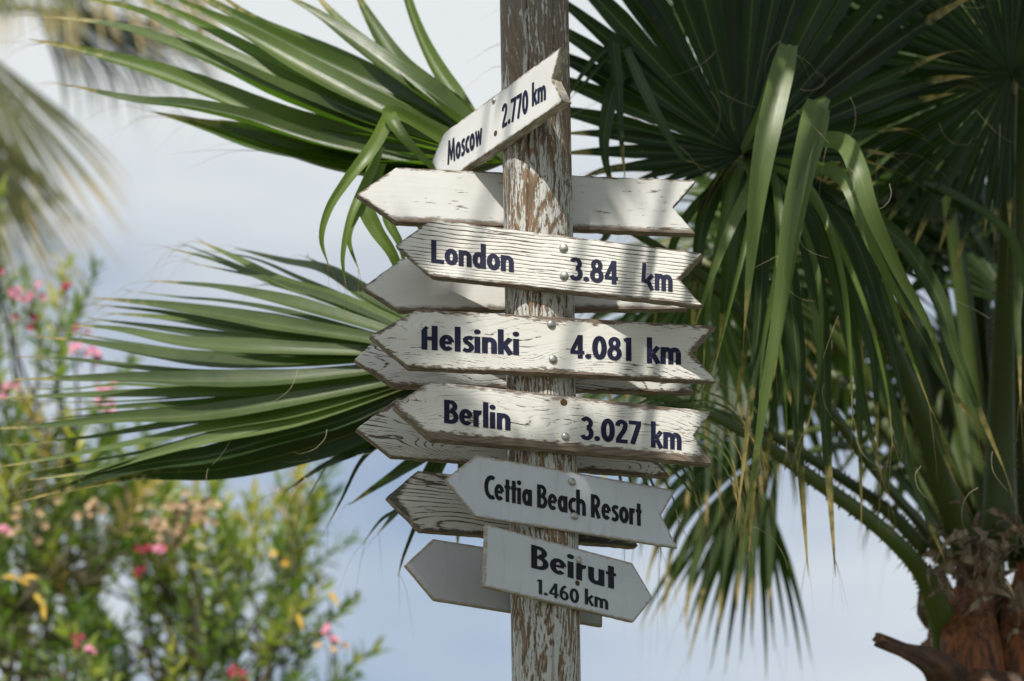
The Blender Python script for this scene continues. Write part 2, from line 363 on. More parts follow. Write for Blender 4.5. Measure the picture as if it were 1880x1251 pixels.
M_RUST = plain_mat('rust', (0.14, 0.065, 0.02), 0.8, scale=200, col2=(0.02, 0.012, 0.008))
M_POST = post_mat()

# ------------------------------------------------------------------ ground (far below the frame)
def ground():
    m, t, b, out = newmat('dry_ground')
    obj = N(t, 'ShaderNodeTexCoord').outputs['Object']
    n1 = noise_(t, obj, 0.5, 6, 0.6); n2 = noise_(t, obj, 14, 6, 0.7)
    c = mixc(t, ramp(t, [(0.4, 0), (0.6, 1)], n1), (0.16, 0.14, 0.09), (0.055, 0.075, 0.028)); c = mixc(t, math_(t, 'MULTIPLY', n2, 0.5), c, (0.06, 0.06, 0.035))
    t.links.new(c, b.inputs['Base Color']); b.inputs['Roughness'].default_value = 0.95
    t.links.new(bump(t, n2, 0.6, 0.02), b.inputs['Normal'])
    V = []; F = []
    xs = [-1500, -400, -100, -40] + [i * 1.0 for i in range(-20, 21)] + [40, 100, 400, 1500]
    k = len(xs)
    for y in xs:
        for x in xs:
            z = 0.05 * mnoise.noise(Vector((x * 0.3, y * 0.3, 0))) if abs(x) < 15 and abs(y) < 15 else 0
            V.append((x, y, z - 0.03))
    for i in range(k - 1):
        for j in range(k - 1): a = i * k + j; F.append((a, a + 1, a + k + 1, a + k))
    o = mesh_obj('ground', V, F, m, smooth=True); o['kind'] = 'structure'
ground()

# ------------------------------------------------------------------ signpost
axT, axB = at(981, 0), at(1003, 1251)
def depth(p): return (p - CAM).dot(FWD)
rT, rB = 0.0632 * depth(axT) / DIST, 0.0632 * depth(axB) / DIST
def axis_at_z(z):
    f = (z - axB.z) / (axT.z - axB.z); return axB.lerp(axT, f)
def rad_at_z(z):
    f = max(-0.5, min(1.2, (z - axB.z) / (axT.z - axB.z))); return rB + (rT - rB) * f
base = axis_at_z(0.0)
post_root = empty('signpost', 'tall wooden signpost in flaking white paint carrying eleven arrow boards', 'signpost', (base.x, base.y, 0))
ROOT0 = Vector((base.x, base.y, 0))

def build_post():
    zs = list(np.linspace(-0.3, axB.z - 0.3, 12)) + list(np.linspace(axB.z - 0.25, axT.z + 0.15, 620)) + [axT.z + 0.3, axT.z + 0.45]
    na = 260; V = []; U = []; F = []
    rg = random.Random(3)
    cracks = [(-0.30, axT.z - 0.75, axT.z + 0.4, .0026), (0.62, axT.z - 0.32, axT.z + 0.4, .0016), (-0.02, axT.z - 0.80, axT.z - 0.12, .0015),
              (-0.22, axB.z + 0.28, axB.z + 0.62, .0028), (0.25, axB.z - 0.4, axB.z + 0.24, .0030), (-0.35, axB.z - 0.5, axB.z + 0.11, .0022),
              (-0.9, axB.z - 0.3, axT.z - .3, .0016), (0.95, axB.z + .1, axT.z - .5, .0016), (1.2, axT.z - .55, axT.z + .3, .0012), (-0.05, axB.z + 0.55, axB.z + 0.75, .0022)]
    crk = [(a0 + (0), z0, z1, w, rg.random() * 9) for a0, z0, z1, w in cracks]
    for z in zs:
        c = axis_at_z(z) - ROOT0; r0 = rad_at_z(z)
        for j in range(na):
            a = 2 * math.pi * j / na; fa = a if a <= math.pi else a - 2 * math.pi      # 0 faces camera
            dx, dy = math.sin(a), -math.cos(a)
            r = r0 + 0.0011 * mnoise.noise(Vector((dx * 2.0, dy * 2.0, z * 1.5))) * 1.5 + 0.0007 * mnoise.noise(Vector((dx * 22, dy * 22, z * 2.2)))
            for a0, z0, z1, w, sd in crk:
                if z0 < z < z1:
                    ca = a0 + 0.07 * math.sin(z * 5 + sd) + 0.02 * math.sin(z * 31 + sd)
                    e = math.sin(math.pi * (z - z0) / (z1 - z0)) ** 0.5
                    d = abs(fa - ca) * r0
                    if d < 2.2 * w: r -= 0.007 * e * max(0.0, 1 - d / (w * 1.1))
            V.append((c.x + dx * r, c.y + dy * r, z)); U.append((fa * 0.0632 + 0.5, z))
    nz_ = len(zs)
    for i in range(nz_ - 1):
        for j in range(na):
            a = i * na + j; b = i * na + (j + 1) % na; F.append((a, b, b + na, a + na))
    F.append(tuple((nz_ - 1) * na + j for j in range(na)))
    o = mesh_obj('post', V, F, M_POST, post_root, uv=U, smooth=True)
build_post()

# glyphs: cap height .94, ascender 1, x-height .66; heavy condensed strokes
s_ = 0.175
def Ln(*p, w=s_): return ('L', p, w)
def Ar(cx, cy, rx, ry, a0, a1, w=s_): return ('A', (cx, cy, rx, ry, a0, a1), w)
G = {
 'L': (.46, [Ln((.09, 0), (.09, .94)), Ln((.1, .08), (.44, .08), w=.16)]),
 'o': (.47, [Ar(.225, .33, .14, .25, 0, 360)]),
 'n': (.47, [Ln((.085, 0), (.085, .66)), Ar(.22, .40, .135, .175, 180, 0), Ln((.355, .41), (.355, 0))]),
 'm': (.70, [Ln((.085, 0), (.085, .66)), Ar(.21, .40, .125, .175, 180, 0), Ln((.335, .41), (.335, 0)), Ar(.46, .40, .125, .175, 180, 0), Ln((.585, .41), (.585, 0))]),
 'd': (.48, [Ar(.215, .33, .13, .25, 0, 360), Ln((.365, 0), (.365, 1.02))]),
 'k': (.45, [Ln((.085, 0), (.085, 1.02)), Ln((.13, .30), (.37, .66), w=.16), Ln((.17, .42), (.38, 0), w=.17)]),
 'K': (.45, [Ln((.02, .28), (.06, 1.02), w=.15), Ln((.0, .36), (.16, .26), w=.10), Ln((.15, .32), (.37, .58), w=.15), Ln((.17, .40), (.36, -.02), w=.16)]),
 'i': (.22, [Ln((.085, 0), (.085, .66)), Ar(.085, .86, .05, .05, 0, 360, .10)]),
 'H': (.52, [Ln((.09, 0), (.09, .80)), Ln((.17, .94), (.03, .72), w=.12), Ln((.39, 0), (.39, 1.0)), Ln((.1, .47), (.38, .47), w=.15)]),
 'e': (.46, [Ar(.225, .33, .14, .25, 8, 318, .165), Ln((.1, .34), (.37, .34), w=.115)]),
 'l': (.22, [Ln((.085, 0), (.085, 1.02))]),
 's': (.36, [('S', [(.31, .555), (.22, .60), (.11, .55), (.10, .44), (.20, .345), (.27, .24), (.25, .12), (.15, .065), (.03, .115)], .15)]),
 'B': (.48, [Ln((.09, 0), (.09, .94)), Ar(.21, .70, .14, .165, 92, -92, .16), Ar(.22, .28, .165, .205, 92, -92, .165), Ln((.1, .865), (.215, .865), w=.15), Ln((.1, .485), (.225, .485), w=.13), Ln((.1, .075), (.225, .075), w=.15)]),
 'r': (.31, [Ln((.085, 0), (.085, .66)), Ar(.235, .40, .145, .18, 180, 80, .17)]),
 'C': (.45, [Ar(.33, .47, .245, .40, 62, 298)]),
 't': (.29, [Ln((.135, 0), (.135, .90)), Ln((0, .59), (.27, .59), w=.13)]),
 'a': (.48, [Ar(.215, .33, .13, .25, 0, 360), Ln((.365, 0), (.365, .66))]),
 'c': (.37, [Ar(.26, .33, .175, .25, 62, 298, .165)]),
 'h': (.47, [Ln((.085, 0), (.085, 1.02)), Ar(.22, .40, .135, .175, 180, 0), Ln((.355, .41), (.355, 0))]),
 'R': (.48, [Ln((.09, 0), (.09, .94)), Ar(.21, .66, .145, .20, 92, -92, .16), Ln((.1, .865), (.215, .865), w=.15), Ln((.1, .46), (.215, .46), w=.13), Ln((.2, .46), (.38, 0), w=.17)]),
 'M': (.72, [Ln((.08, 0), (.17, .92), w=.15), Ln((.17, .90), (.35, .12), w=.13), Ln((.35, .12), (.53, .90), w=.13), Ln((.53, .92), (.62, 0), w=.15)]),
 'w': (.62, [Ln((.07, .66), (.18, .04), w=.15), Ln((.18, .04), (.30, .62), w=.11), Ln((.30, .62), (.42, .04), w=.11), Ln((.42, .04), (.53, .66), w=.15)]),
 '0': (.47, [Ar(.225, .47, .145, .39, 0, 360)]),
 '1': (.34, [Ln((.20, 0), (.20, .94)), Ln((.05, .82), (.2, .88), w=.13)]),
 '2': (.45, [('S', [(.07, .68), (.11, .81), (.21, .865), (.31, .81), (.33, .68), (.28, .50), (.17, .30), (.08, .10)], .16), Ln((.02, .075), (.41, .075), w=.15)]),
 '3': (.44, [Ar(.19, .69, .135, .175, 155, -88, .15), Ar(.19, .285, .155, .21, 88, -155, .16)]),
 '4': (.48, [Ln((.31, .90), (.07, .27), w=.13), Ln((.02, .24), (.46, .24), w=.14), Ln((.33, 0), (.33, .94), w=.16)]),
 '6': (.47, [Ar(.225, .30, .145, .225, 0, 360, .16), ('S', [(.085, .30), (.10, .55), (.18, .78), (.30, .93)], .16)]),
 '7': (.43, [Ln((.0, .865), (.41, .865), w=.15), Ln((.33, .80), (.12, 0), w=.165)]),
 '8': (.47, [Ar(.225, .69, .12, .175, 0, 360, .15), Ar(.225, .28, .15, .21, 0, 360, .16)]),
 '.': (.23, [Ar(.10, .10, .05, .05, 0, 360, .10)]),
 'u': (.47, [Ln((.085, .66), (.085, .25)), Ar(.22, .25, .135, .175, 180, 360), Ln((.355, 0), (.355, .66))]),
 ' ': (.20, []),
}
def stroke_pts(st):
    kind, d, w = st
    if kind == 'L': return [np.array(p, float) for p in d], w, False
    if kind == 'S': return [p for p in catmull([(*q, 0) for q in d], 22)[:, :2]], w, False
    cx, cy, rx, ry, a0, a1 = d
    closed = abs(a1 - a0) >= 359; n = 30 if closed else 18
    return [np.array((cx + rx * math.cos(math.radians(a0 + (a1 - a0) * i / n)), cy + ry * math.sin(math.radians(a0 + (a1 - a0) * i / n)))) for i in range(n + 1)], w, closed
def lettering(parent, text, P0, P1, h, mat, slant=0.0, label=None, bold=1.0, worn=0.0):
    """P0,P1: baseline start/end in board coordinates (x,z); h: cap height in metres"""
    tot = sum(G[c][0] for c in text) - 0.05
    P0 = np.array(P0, float); P1 = np.array(P1, float); dv = P1 - P0; sx = np.linalg.norm(dv) / tot
    ex = dv / np.linalg.norm(dv); sy = h / 0.94
    V = []; F = []; x0 = 0.0; layer = 0
    def tr(p):
        q = P0 + ex * (p[0] * sx) + np.array((slant * p[1] * sy, p[1] * sy)); return q
    for ch in text:
        adv, sts = G[ch]
        for st in sts:
            pts, w, closed = stroke_pts(st)
            layer += 1; y = -0.0007 - 0.000018 * (layer % 9)
            # offset in glyph units with stem width kept in proportion
            n = len(pts); b = len(V)
            for i in range(n):
                if closed: tg = pts[(i + 1) % (n - 1)] - pts[(i - 1) % (n - 1)]
                else: tg = pts[min(i + 1, n - 1)] - pts[max(i - 1, 0)]
                tg = tg / np.linalg.norm(tg); nn = np.array((-tg[1], tg[0]))
                for s in (-.5, .5):
                    q = tr(pts[i] + np.array((x0, 0)) + nn * (w * bold * s)); V.append((q[0], y, q[1]))
            for i in range(n - 1): F.append((b + 2 * i, b + 2 * i + 1, b + 2 * i + 3, b + 2 * i + 2))
            # keep every face turned to the front
        x0 += adv
    F2 = []
    for f in F:
        p = [V[i] for i in f]; ar = sum(p[i][0] * p[(i + 1) % 4][2] - p[(i + 1) % 4][0] * p[i][2] for i in range(4))
        F2.append(f if ar > 0 else f[::-1])
    o = mesh_obj('lettering', V, F2, mat, parent)
    if label: o['label'] = label
    return o

def rivet(parent, x, z, r=0.0075, mat=None, name='rivet', y0=-0.0003, dome=0.6):
    V = []; F = []; U = []; n = 18
    rings = [(1.0, 0), (1.02, .25), (.9, .55), (.68, .85), (.36, 1.0)]
    for rr, hh in rings:
        for j in range(n):
            a = 2 * math.pi * j / n; V.append((x + r * rr * math.cos(a), y0 - r * dome * hh, z + r * rr * math.sin(a)))
    V.append((x, y0 - r * dome * 1.04, z))
    for i in range(len(rings) - 1):
        for j in range(n): a = i * n + j; b = i * n + (j + 1) % n; F.append((a, b, b + n, a + n))
    t = len(V) - 1; k = (len(rings) - 1) * n
    for j in range(n): F.append((k + j, k + (j + 1) % n, t))
    return mesh_obj(name, V, F, mat or M_STEEL, parent, smooth=True)

def board(label, px, yaw, front, th, mat, emat, texts=(), rivets=(), seed=0, irr=0.0006, ymid=None, screwholes=()):
    """px: TL, LT, BL, TR, RT, BR of the visible face (image reference marks laid onto the board's real plane)"""
    a = math.radians(yaw); n = Vector((math.sin(a), -math.cos(a), 0))     # face normal, towards camera
    ym = ymid or sum(p[1] for p in px) / 6
    c = None
    for _ in range(3):
        c = at(990, ym, 0.0); c = axis_at_z(c.z)
    r = rad_at_z(c.z)
    pl = c + n * (r + th - 0.002) if front else c - n * (r - 0.002)
    P = [onplane(u, v, pl, n) for u, v in px]
    ml = (P[0] + P[2]) / 2; mr = (P[3] + P[5]) / 2
    X = (mr - ml).normalized(); Yv = -n; Zv = X.cross(Yv).normalized(); org = (ml + mr) / 2
    Mx = Matrix((X, Yv, Zv)).transposed().to_4x4(); Mx.translation = org; Mi = Mx.inverted()
    Q = [Mi @ p for p in P]; TL, LT, BL, TR, RT, BR = [np.array((q.x, q.z)) for q in Q]
    nu, nv = 130, 24; half = nv // 2
    def lp(A, B, t): return A + (B - A) * t
    poly = [TL, LT, BL, BR, RT, TR]
    def edist(p):
        d = 9
        for i in range(6):
            A = poly[i]; B = poly[(i + 1) % 6]; ab = B - A; t = max(0, min(1, np.dot(p - A, ab) / (np.dot(ab, ab) + 1e-12)))
            d = min(d, np.linalg.norm(p - A - ab * t))
        return d
    V = []; E = []; T = []; F = []; MI = []
    bot = lambda x: BL[1] + (BR[1] - BL[1]) * (x - BL[0]) / (BR[0] - BL[0])
    for j in range(nv + 1):
        if j <= half: A = lp(BL, LT, j / half); B = lp(BR, RT, j / half)
        else: A = lp(LT, TL, (j - half) / half); B = lp(RT, TR, (j - half) / half)
        for i in range(nu + 1):
            u = i / nu; u = u + 0.0 * u; p = lp(A, B, u)
            bd = (i in (0, nu)) or (j in (0, nv))
            if bd:
                k = Vector((p[0] * 55 + seed * 7, p[1] * 55, seed)); p = p + np.array((mnoise.noise(k), mnoise.noise(k + Vector((9, 4, 2))))) * irr * 2
            V.append((p[0], 0.0, p[1])); E.append(0.0 if bd else edist(p)); T.append(max(0.0, p[1] - bot(p[0])))
    w = nu + 1
    for j in range(nv):
        for i in range(nu): q = j * w + i; F.append((q, q + 1, q + w + 1, q + w)); MI.append(0)
    # rim: chamfer then side then back
    rim = [i for i in range(w)] + [j * w + nu for j in range(1, nv + 1)] + [nv * w + i for i in range(nu - 1, -1, -1)] + [j * w for j in range(nv - 1, 0, -1)]
    cen = np.array((0.0, 0.0)); m = len(rim); prev = rim
    ch = min(0.0014, th * 0.2)
    for lev, (off, y) in enumerate(((ch, ch), (ch, th - ch), (0.0, th))):
        cur = []
        for kk, q in enumerate(rim):
            a_ = np.array(V[rim[kk - 1]])[[0, 2]]; b_ = np.array(V[rim[(kk + 1) % m]])[[0, 2]]; tg = b_ - a_; tg = tg / (np.linalg.norm(tg) + 1e-9)
            nn = np.array((tg[1], -tg[0])); p = np.array(V[q])[[0, 2]] + nn * off
            if lev == 1: p = p + nn * 0.0008 * mnoise.noise(Vector((p[0] * 70, p[1] * 70, seed + 5)))
            V.append((p[0], y, p[1])); E.append(0.0); T.append(0.0); cur.append(len(V) - 1)
        for kk in range(m):
            F.append((prev[kk], cur[kk], cur[(kk + 1) % m], prev[(kk + 1) % m])); MI.append(1 if lev else 0)
        prev = cur
    F.append(tuple(prev[::1])); MI.append(1)
    loc = bpy.data.objects
    o = mesh_obj('arrow_board', V, F, [mat, emat], post_root, edge=E, tint=T, midx=MI)
    o.matrix_parent_inverse = Matrix.Identity(4)
    M2 = Mx.copy(); M2.translation = org - ROOT0; o.matrix_basis = M2
    o['label'] = label
    def loc2(u, v):
        q = Mi @ onplane(u, v, pl, n); return (q.x, q.z)
    upx = 0.001 * depth(pl) / DIST
    for tx in texts:
        s, p0, p1, hpx, ink = tx[:5]
        A = loc2(*p0); B = loc2(*p1)
        vt = loc2(p0[0], p0[1] - hpx); h = vt[1] - A[1]; sl_ = (vt[0] - A[0]) / max(h, 1e-6)
        lettering(o, s, A, B, h, ink, slant=sl_ * (tx[5] if len(tx) > 5 else 1.0), bold=tx[6] if len(tx) > 6 else 1.0)
    for rv in rivets:
        x, z = loc2(rv[0], rv[1]); rivet(o, x, z, (rv[2] if len(rv) > 2 else 7.8) * 0.001)
    for hx in screwholes:
        x, z = loc2(hx[0], hx[1]); rivet(o, x, z, hx[2] * 0.001, M_RUST, 'screw_hole', dome=0.12)
    return o

E_BR = edge_mat('board_edge_brown'); E_PALE = edge_mat('board_edge_pale', (0.30, 0.26, 0.20), (0.60, 0.58, 0.52))
E_CLEAN = edge_mat('board_edge_clean', (0.34, 0.31, 0.25), (0.55, 0.53, 0.48))
B_MOS = board_mat('paint_moscow_board', rim=0.1, period=0.0035, warp=0.5, knots=0.5, groove=0.12, edgew=0.0004, seed=2.2, paint=(0.70, 0.70, 0.69))
B_BL1 = board_mat('paint_blank_top_board', rim=0.45, period=0.012, warp=0.2, groove=0.10, edgew=0.0016, bottomw=0.0075, seed=5.1, chips=0.75, paint=(0.72, 0.72, 0.70))
B_LON = board_mat('paint_london_board', rim=0.3, period=0.0066, warp=0.20, groove=0.93, edgew=0.0015, bottomw=0.002, seed=1.4, paint=(0.72, 0.71, 0.67))
B_BL2 = board_mat('paint_blank_second_board', rim=0.35, period=0.010, warp=0.3, groove=0.12, edgew=0.0015, bottomw=0.007, seed=8.3, chips=0.35)
B_HEL = board_mat('paint_helsinki_board', period=0.0090, warp=0.75, knots=0.8, groove=0.50, edgew=0.0065, bottomw=0.004, seed=3.7, chips=0.95, paint=(0.72, 0.71, 0.67))
B_BL3 = board_mat('paint_blank_third_board', period=0.0095, warp=0.9, knots=1.0, groove=0.72, edgew=0.006, bottomw=0.004, seed=6.6, chips=0.7)
B_BER = board_mat('paint_berlin_board', period=0.0065, warp=0.6, knots=0.5, groove=0.60, edgew=0.0035, bottomw=0.014, seed=4.2, chips=0.95, paint=(0.72, 0.71, 0.67))
B_BL4 = board_mat('paint_blank_fourth_board', period=0.0085, warp=1.0, knots=1.0, groove=0.66, edgew=0.005, bottomw=0.003, seed=9.4, chips=0.6)
B_BL5 = board_mat('paint_blank_fifth_board', period=0.0125, warp=0.7, knots=0.4, groove=0.92, edgew=0.007, bottomw=0.004, seed=11.2, chips=0.8, wood=(0.10, 0.09, 0.085), paint=(0.62, 0.61, 0.57))
B_CET = board_mat('paint_clean_resort_board', clean=True, paint=(0.57, 0.60, 0.66), seed=1.0)  # clean board paints carry the bluish cast of the shade in their colour
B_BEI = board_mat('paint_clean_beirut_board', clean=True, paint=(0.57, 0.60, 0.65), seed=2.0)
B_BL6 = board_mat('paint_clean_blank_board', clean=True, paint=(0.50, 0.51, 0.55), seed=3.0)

board('topmost board, turned edge-on and rising to the right, lettered Moscow 2.770 km',
      [(815, 245), (793, 296), (812, 337), (1029, 87), (1013, 146), (1033, 186)], -57, True, 0.020, B_MOS, E_PALE,
      texts=[('Moscow', (821.7, 303.4), (885, 266.2), 44, M_INK, 1.0), ('2.770', (921.8, 236.4), (969.5, 206.6), 43, M_INK, 1.0), ('km', (977, 196.2), (1002.3, 183.2), 40, M_INK, 1.0)],
      rivets=[(907, 185, 5.5)], screwholes=[(910, 245, 5.5)], seed=1, ymid=212)
board('blank white arrow board behind the post just under the Moscow board, its lower edge chipped',
      [(728, 309), (657, 357), (729, 407), (1276, 333), (1234, 381), (1275, 429)], 7, False, 0.020, B_BL1, E_BR, seed=2)
board('arrow board with fine dark grooves lettered London 3.84 km, its k broken',
      [(793, 404), (727, 451), (791, 506), (1288, 466), (1244, 512), (1287, 560)], -9, True, 0.022, B_LON, E_BR,
      texts=[('London', (791.5, 482.5), (942.5, 500.5), 42, M_INK), ('3.84', (1046.6, 514.7), (1133, 523), 43, M_INK), ('Km', (1180, 531), (1234, 536.5), 44, M_INK)],
      rivets=[(1035, 456, 8.2), (1036, 507, 8.2)], seed=3)
board('blank smooth arrow board half hidden behind the London board',
      [(740, 475), (667, 528), (733, 570), (1262, 490), (1225, 530), (1262, 567)], 5, False, 0.018, B_BL2, E_BR, seed=4)
board('arrow board with worn grey edges lettered Helsinki 4.081 km',
      [(768, 569), (682, 616), (752, 673), (1314, 600), (1269, 647), (1313, 699)], 9, True, 0.022, B_HEL, E_BR,
      texts=[('Helsinki', (773.5, 642), (952.7, 652.4), 42, M_INK), ('4.081', (1045.8, 657.5), (1159.4, 663.6), 43, M_INK), ('km', (1187.5, 667.3), (1249, 670), 44, M_INK)],
      rivets=[(1012, 596, 8.0), (1015, 660, 8.0)], seed=5)
board('blank board with dark wavy grain showing below the Helsinki board',
      [(705, 612), (653, 660), (724, 708), (1268, 632), (1232, 678), (1274, 720)], 8, False, 0.020, B_BL3, E_BR, seed=6)
board('arrow board peeling along its lower edge lettered Berlin 3.027 km',
      [(789, 701), (725, 746), (793, 805), (1304, 757), (1272, 800), (1306, 851)], 11, True, 0.022, B_BER, E_BR,
      texts=[('Berlin', (815, 776.8), (936, 791), 43, M_INK), ('3.027', (1066.3, 807.7), (1175.5, 817), 43, M_INK), ('km', (1195, 821.8), (1250, 826.8), 44, M_INK)],
      rivets=[(1038, 802, 7.5)], screwholes=[(1035, 739, 6.5)], seed=7)
board('blank board with ringed grain showing below the Berlin board',
      [(733, 731), (657, 787), (720, 836), (1230, 790), (1197, 835), (1228, 874)], 12, False, 0.020, B_BL4, E_BR, seed=8)
board('smooth white board, coloured bluish as in shade, lettered Cettia Beach Resort, swallow-tailed at its right end',
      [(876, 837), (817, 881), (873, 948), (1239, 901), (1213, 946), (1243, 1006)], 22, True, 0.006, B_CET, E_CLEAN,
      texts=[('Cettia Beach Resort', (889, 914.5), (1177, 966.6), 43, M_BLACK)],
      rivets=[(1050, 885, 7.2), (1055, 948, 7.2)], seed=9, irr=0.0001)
board('blank board with black ridged grain and dark rim pointing left behind the resort board',
      [(767, 866), (713, 912), (774, 972), (1175, 905), (1140, 950), (1170, 1002)], 14, False, 0.022, B_BL5, E_BR, seed=10)
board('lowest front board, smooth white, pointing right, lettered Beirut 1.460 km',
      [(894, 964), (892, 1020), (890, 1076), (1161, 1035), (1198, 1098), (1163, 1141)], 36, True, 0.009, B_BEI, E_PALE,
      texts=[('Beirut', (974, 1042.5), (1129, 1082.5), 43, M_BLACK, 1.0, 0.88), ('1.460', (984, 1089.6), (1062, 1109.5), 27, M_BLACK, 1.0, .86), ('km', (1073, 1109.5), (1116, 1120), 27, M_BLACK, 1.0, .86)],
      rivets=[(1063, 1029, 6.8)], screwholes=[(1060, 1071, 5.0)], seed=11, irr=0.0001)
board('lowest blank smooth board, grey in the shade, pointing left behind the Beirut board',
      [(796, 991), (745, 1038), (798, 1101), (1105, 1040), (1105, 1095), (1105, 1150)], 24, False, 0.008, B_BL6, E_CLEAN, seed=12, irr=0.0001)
#PALMS
# ------------------------------------------------------------------ palms
def blade_prof(t):                       # leaflet: widens to the split, then a long taper
    if t < 0.42: return 0.16 + 0.84 * (t / 0.42) ** 0.9
    return max(0.015, max(0.0, 1 - (t - 0.42) / 0.58) ** 0.85)
def strap_prof(t):
    if t < 0.12: return 0.75 + 0.25 * t / 0.12
    return max(0.02, max(0.0, 1 - max(0, t - 0.35) / 0.65) ** 0.8) if t > 0.35 else 1.0
def tip_threads(mb, pts, L=0.10, n=2, tint=0.5, r=0.0004):
    T = unit(pts[-1] - pts[-4]); p0 = pts[-2]
    for k in range(n):
        d = unit(T + np.array([R.uniform(-.35, .35), R.uniform(-.3, .3), R.uniform(-.45, .1)]))
        l = L * R.uniform(.5, 1.3); q = [p0, p0 + d * l * .5, p0 + d * l + np.array([0, 0, -l * R.uniform(.05, .5)])]
        tube(mb, q, lambda t: r * (1.2 - t), ns=4, tint=tint, n=6, cap=False)
        b = len(mb.U) - 0
        for i in range(b - 7 * 4, b): mb.U[i] = (mb.U[i][0], 1.0)
MAIN = empty('palm_tree', 'large fan palm right of the signpost, its fronds hanging behind and above the boards', 'palm tree', tuple(at(1850, 1251, 1.45).xy) + (0,))
MO = MAIN.location.copy(); mo = np.array(MO)
def pp(u, v, Y): return np.array(at(u, v, Y))
def path(*p):
    """reference marks (u, v) with world depth Y; a missing Y is interpolated"""
    ys = [(i, q[2]) for i, q in enumerate(p) if len(q) > 2]; out = []
    for i, q in enumerate(p):
        out.append(pp(q[0], q[1], float(np.interp(i, [a for a, b in ys], [b for a, b in ys]))))
    return out
def petiole(name, pts, w0, w1, root, rloc, thorns=True, tint=0.45, label=None, ratio=0.5, mat=None, base_flare=0.0, hint=(0, -1, 0.2)):
    mb = MB()
    def rad(t): return w0 + (w1 - w0) * min(1, t * 1.25) + base_flare * max(0, 1 - t / 0.18) ** 1.6
    P = tube(mb, pts, rad, ns=10, tint=tint, flat=ratio, n=34, hint=hint)
    if thorns:
        nn = len(P); T = np.gradient(P, axis=0)
        for i in np.linspace(1, nn * 0.72, int(60)):
            k = int(i); f = i - k
            if k + 1 >= nn: continue
            p = P[k] * (1 - f) + P[k + 1] * f; tv = unit(T[k]); S = unit(np.cross(tv, np.array(hint, float)))
            for sd in (-1, 1):
                if R.random() < .25: continue
                r = rad(i / nn); l = R.uniform(.004, .012); b = R.uniform(.0025, .0045)
                c = p + S * (sd * r * .95); tip = c + S * sd * l + tv * l * R.uniform(-.5, .7)
                V = [c - tv * b, c + tv * b, c + np.cross(tv, S) * b, tip]
                mb.add(V, [(0, 1, 3), (1, 2, 3), (2, 0, 3)], [(0, .2)] * 4, tint, 1)
    o = mb.build(name, [mat or M_PET, M_THORN], root, origin=rloc)
    if label: o['label'] = label
    return o
def leaflet(parent, pts, width, hint, origin, mat=None, fold=0.35, prof=blade_prof, tint=None, n=20, twist=0, wob=0.06, threads=2, name='leaflet', thl=0.1):
    mb = MB(); C = catmull(pts, n); tt = R.uniform(.15, .85) if tint is None else tint
    ribbon(mb, C, width * 0.5, hint, fold=fold, wprof=prof, tint=tt, twist=twist, wob=wob)
    if threads: tip_threads(mb, C, thl, threads, tt)
    return mb.build(name, mat or M_LEAF, parent, origin=origin)
def grow(p, d, L, n, droop, start=0.35, power=1.2):
    """centre line that starts along d and bends down under its weight"""
    P = [np.array(p, float)]; d = unit(np.array(d, float)); st = L / n
    for i in range(n):
        t = i / n
        if t > start: d = unit(d + np.array([0, 0, -1.0]) * droop * ((t - start) / (1 - start)) ** power * (6.0 / n))
        P.append(P[-1] + d * st)
    return np.array(P)
def fan(root, rloc, hub, A, Nn, Rr, nseg, spread, droop=0.25, start=0.5, parts=None, mat=None, split=0.45, fold=0.45, cup=0.12, pet=None, pw=(0.016, 0.009), thorns=False, wmul=1.0, tintr=(.2, .8), name='frond', label=None, n=14, threads=1, fold_prob=0.0, ptint=0.4, taper=0.85, lk=.78):
    """a palmate leaf: petiole (the frond mesh) + its pleated leaflets, singly or joined into one blade"""
    hub = np.array(hub, float); A = unit(np.array(A, float)); Nn = np.array(Nn, float); Nn = unit(Nn - A * Nn.dot(A)); B = np.cross(Nn, A)
    if pet is None: pet = [hub - A * Rr * .9 + np.array([0, 0, -.1]), hub - A * Rr * .4, hub]
    fr = petiole(name, pet, pw[0], pw[1], root, rloc, thorns, tint=ptint, label=label)
    blade = MB(); sp_ = math.radians(spread)
    def prof(t):
        if t < split: return 0.05 + 0.95 * (t / split)
        return max(0.015, max(0.0, 1 - (t - split) / (1 - split)) ** taper)
    for i in range(nseg):
        th = -sp_ / 2 + sp_ * (i + .5) / nseg; th += R.uniform(-.25, .25) * sp_ / nseg
        d = A * math.cos(th) + B * math.sin(th) + Nn * (cup * (0.5 + R.uniform(-.2, .2) + 0.12 * (-1) ** i))
        L = Rr * (lk + (1 - lk) * math.cos(th * 0.9)) * R.uniform(.86, 1.08)
        w = split * L * (sp_ / nseg) * 1.2 * wmul
        C = grow(hub, d, L, n, droop * R.uniform(.5, 1.6), start)
        if R.random() < fold_prob:
            k = int(n * R.uniform(.5, .7)); rest = n - k; e = unit(C[k] - C[k - 1]) * .25 + np.array([R.uniform(-.15, .15), R.uniform(-.15, .15), -1]); e = unit(e)
            for q in range(1, rest + 1): C[k + q] = C[k] + e * (L / n) * q
        tt = R.uniform(*tintr)
        tgt = MB() if parts is not None else blade
        ribbon(tgt, C, w * 0.5, Nn, fold=fold, wprof=prof, tint=tt, wob=R.uniform(0, .15), cross=2 if parts is None else 4)
        if threads: tip_threads(tgt, C, 0.12, threads, tt)
        if parts is not None:
            o = tgt.build('leaflet', mat or M_LEAF, fr)
            o.matrix_basis = Matrix.Identity(4); o.location = (-rloc[0], -rloc[1], -rloc[2])
    if parts is None:
        o = blade.build('blade', mat or M_LEAF, fr, origin=rloc); o['kind'] = 'stuff'
    return fr
TOCAM = np.array([0, -cp, -sp])

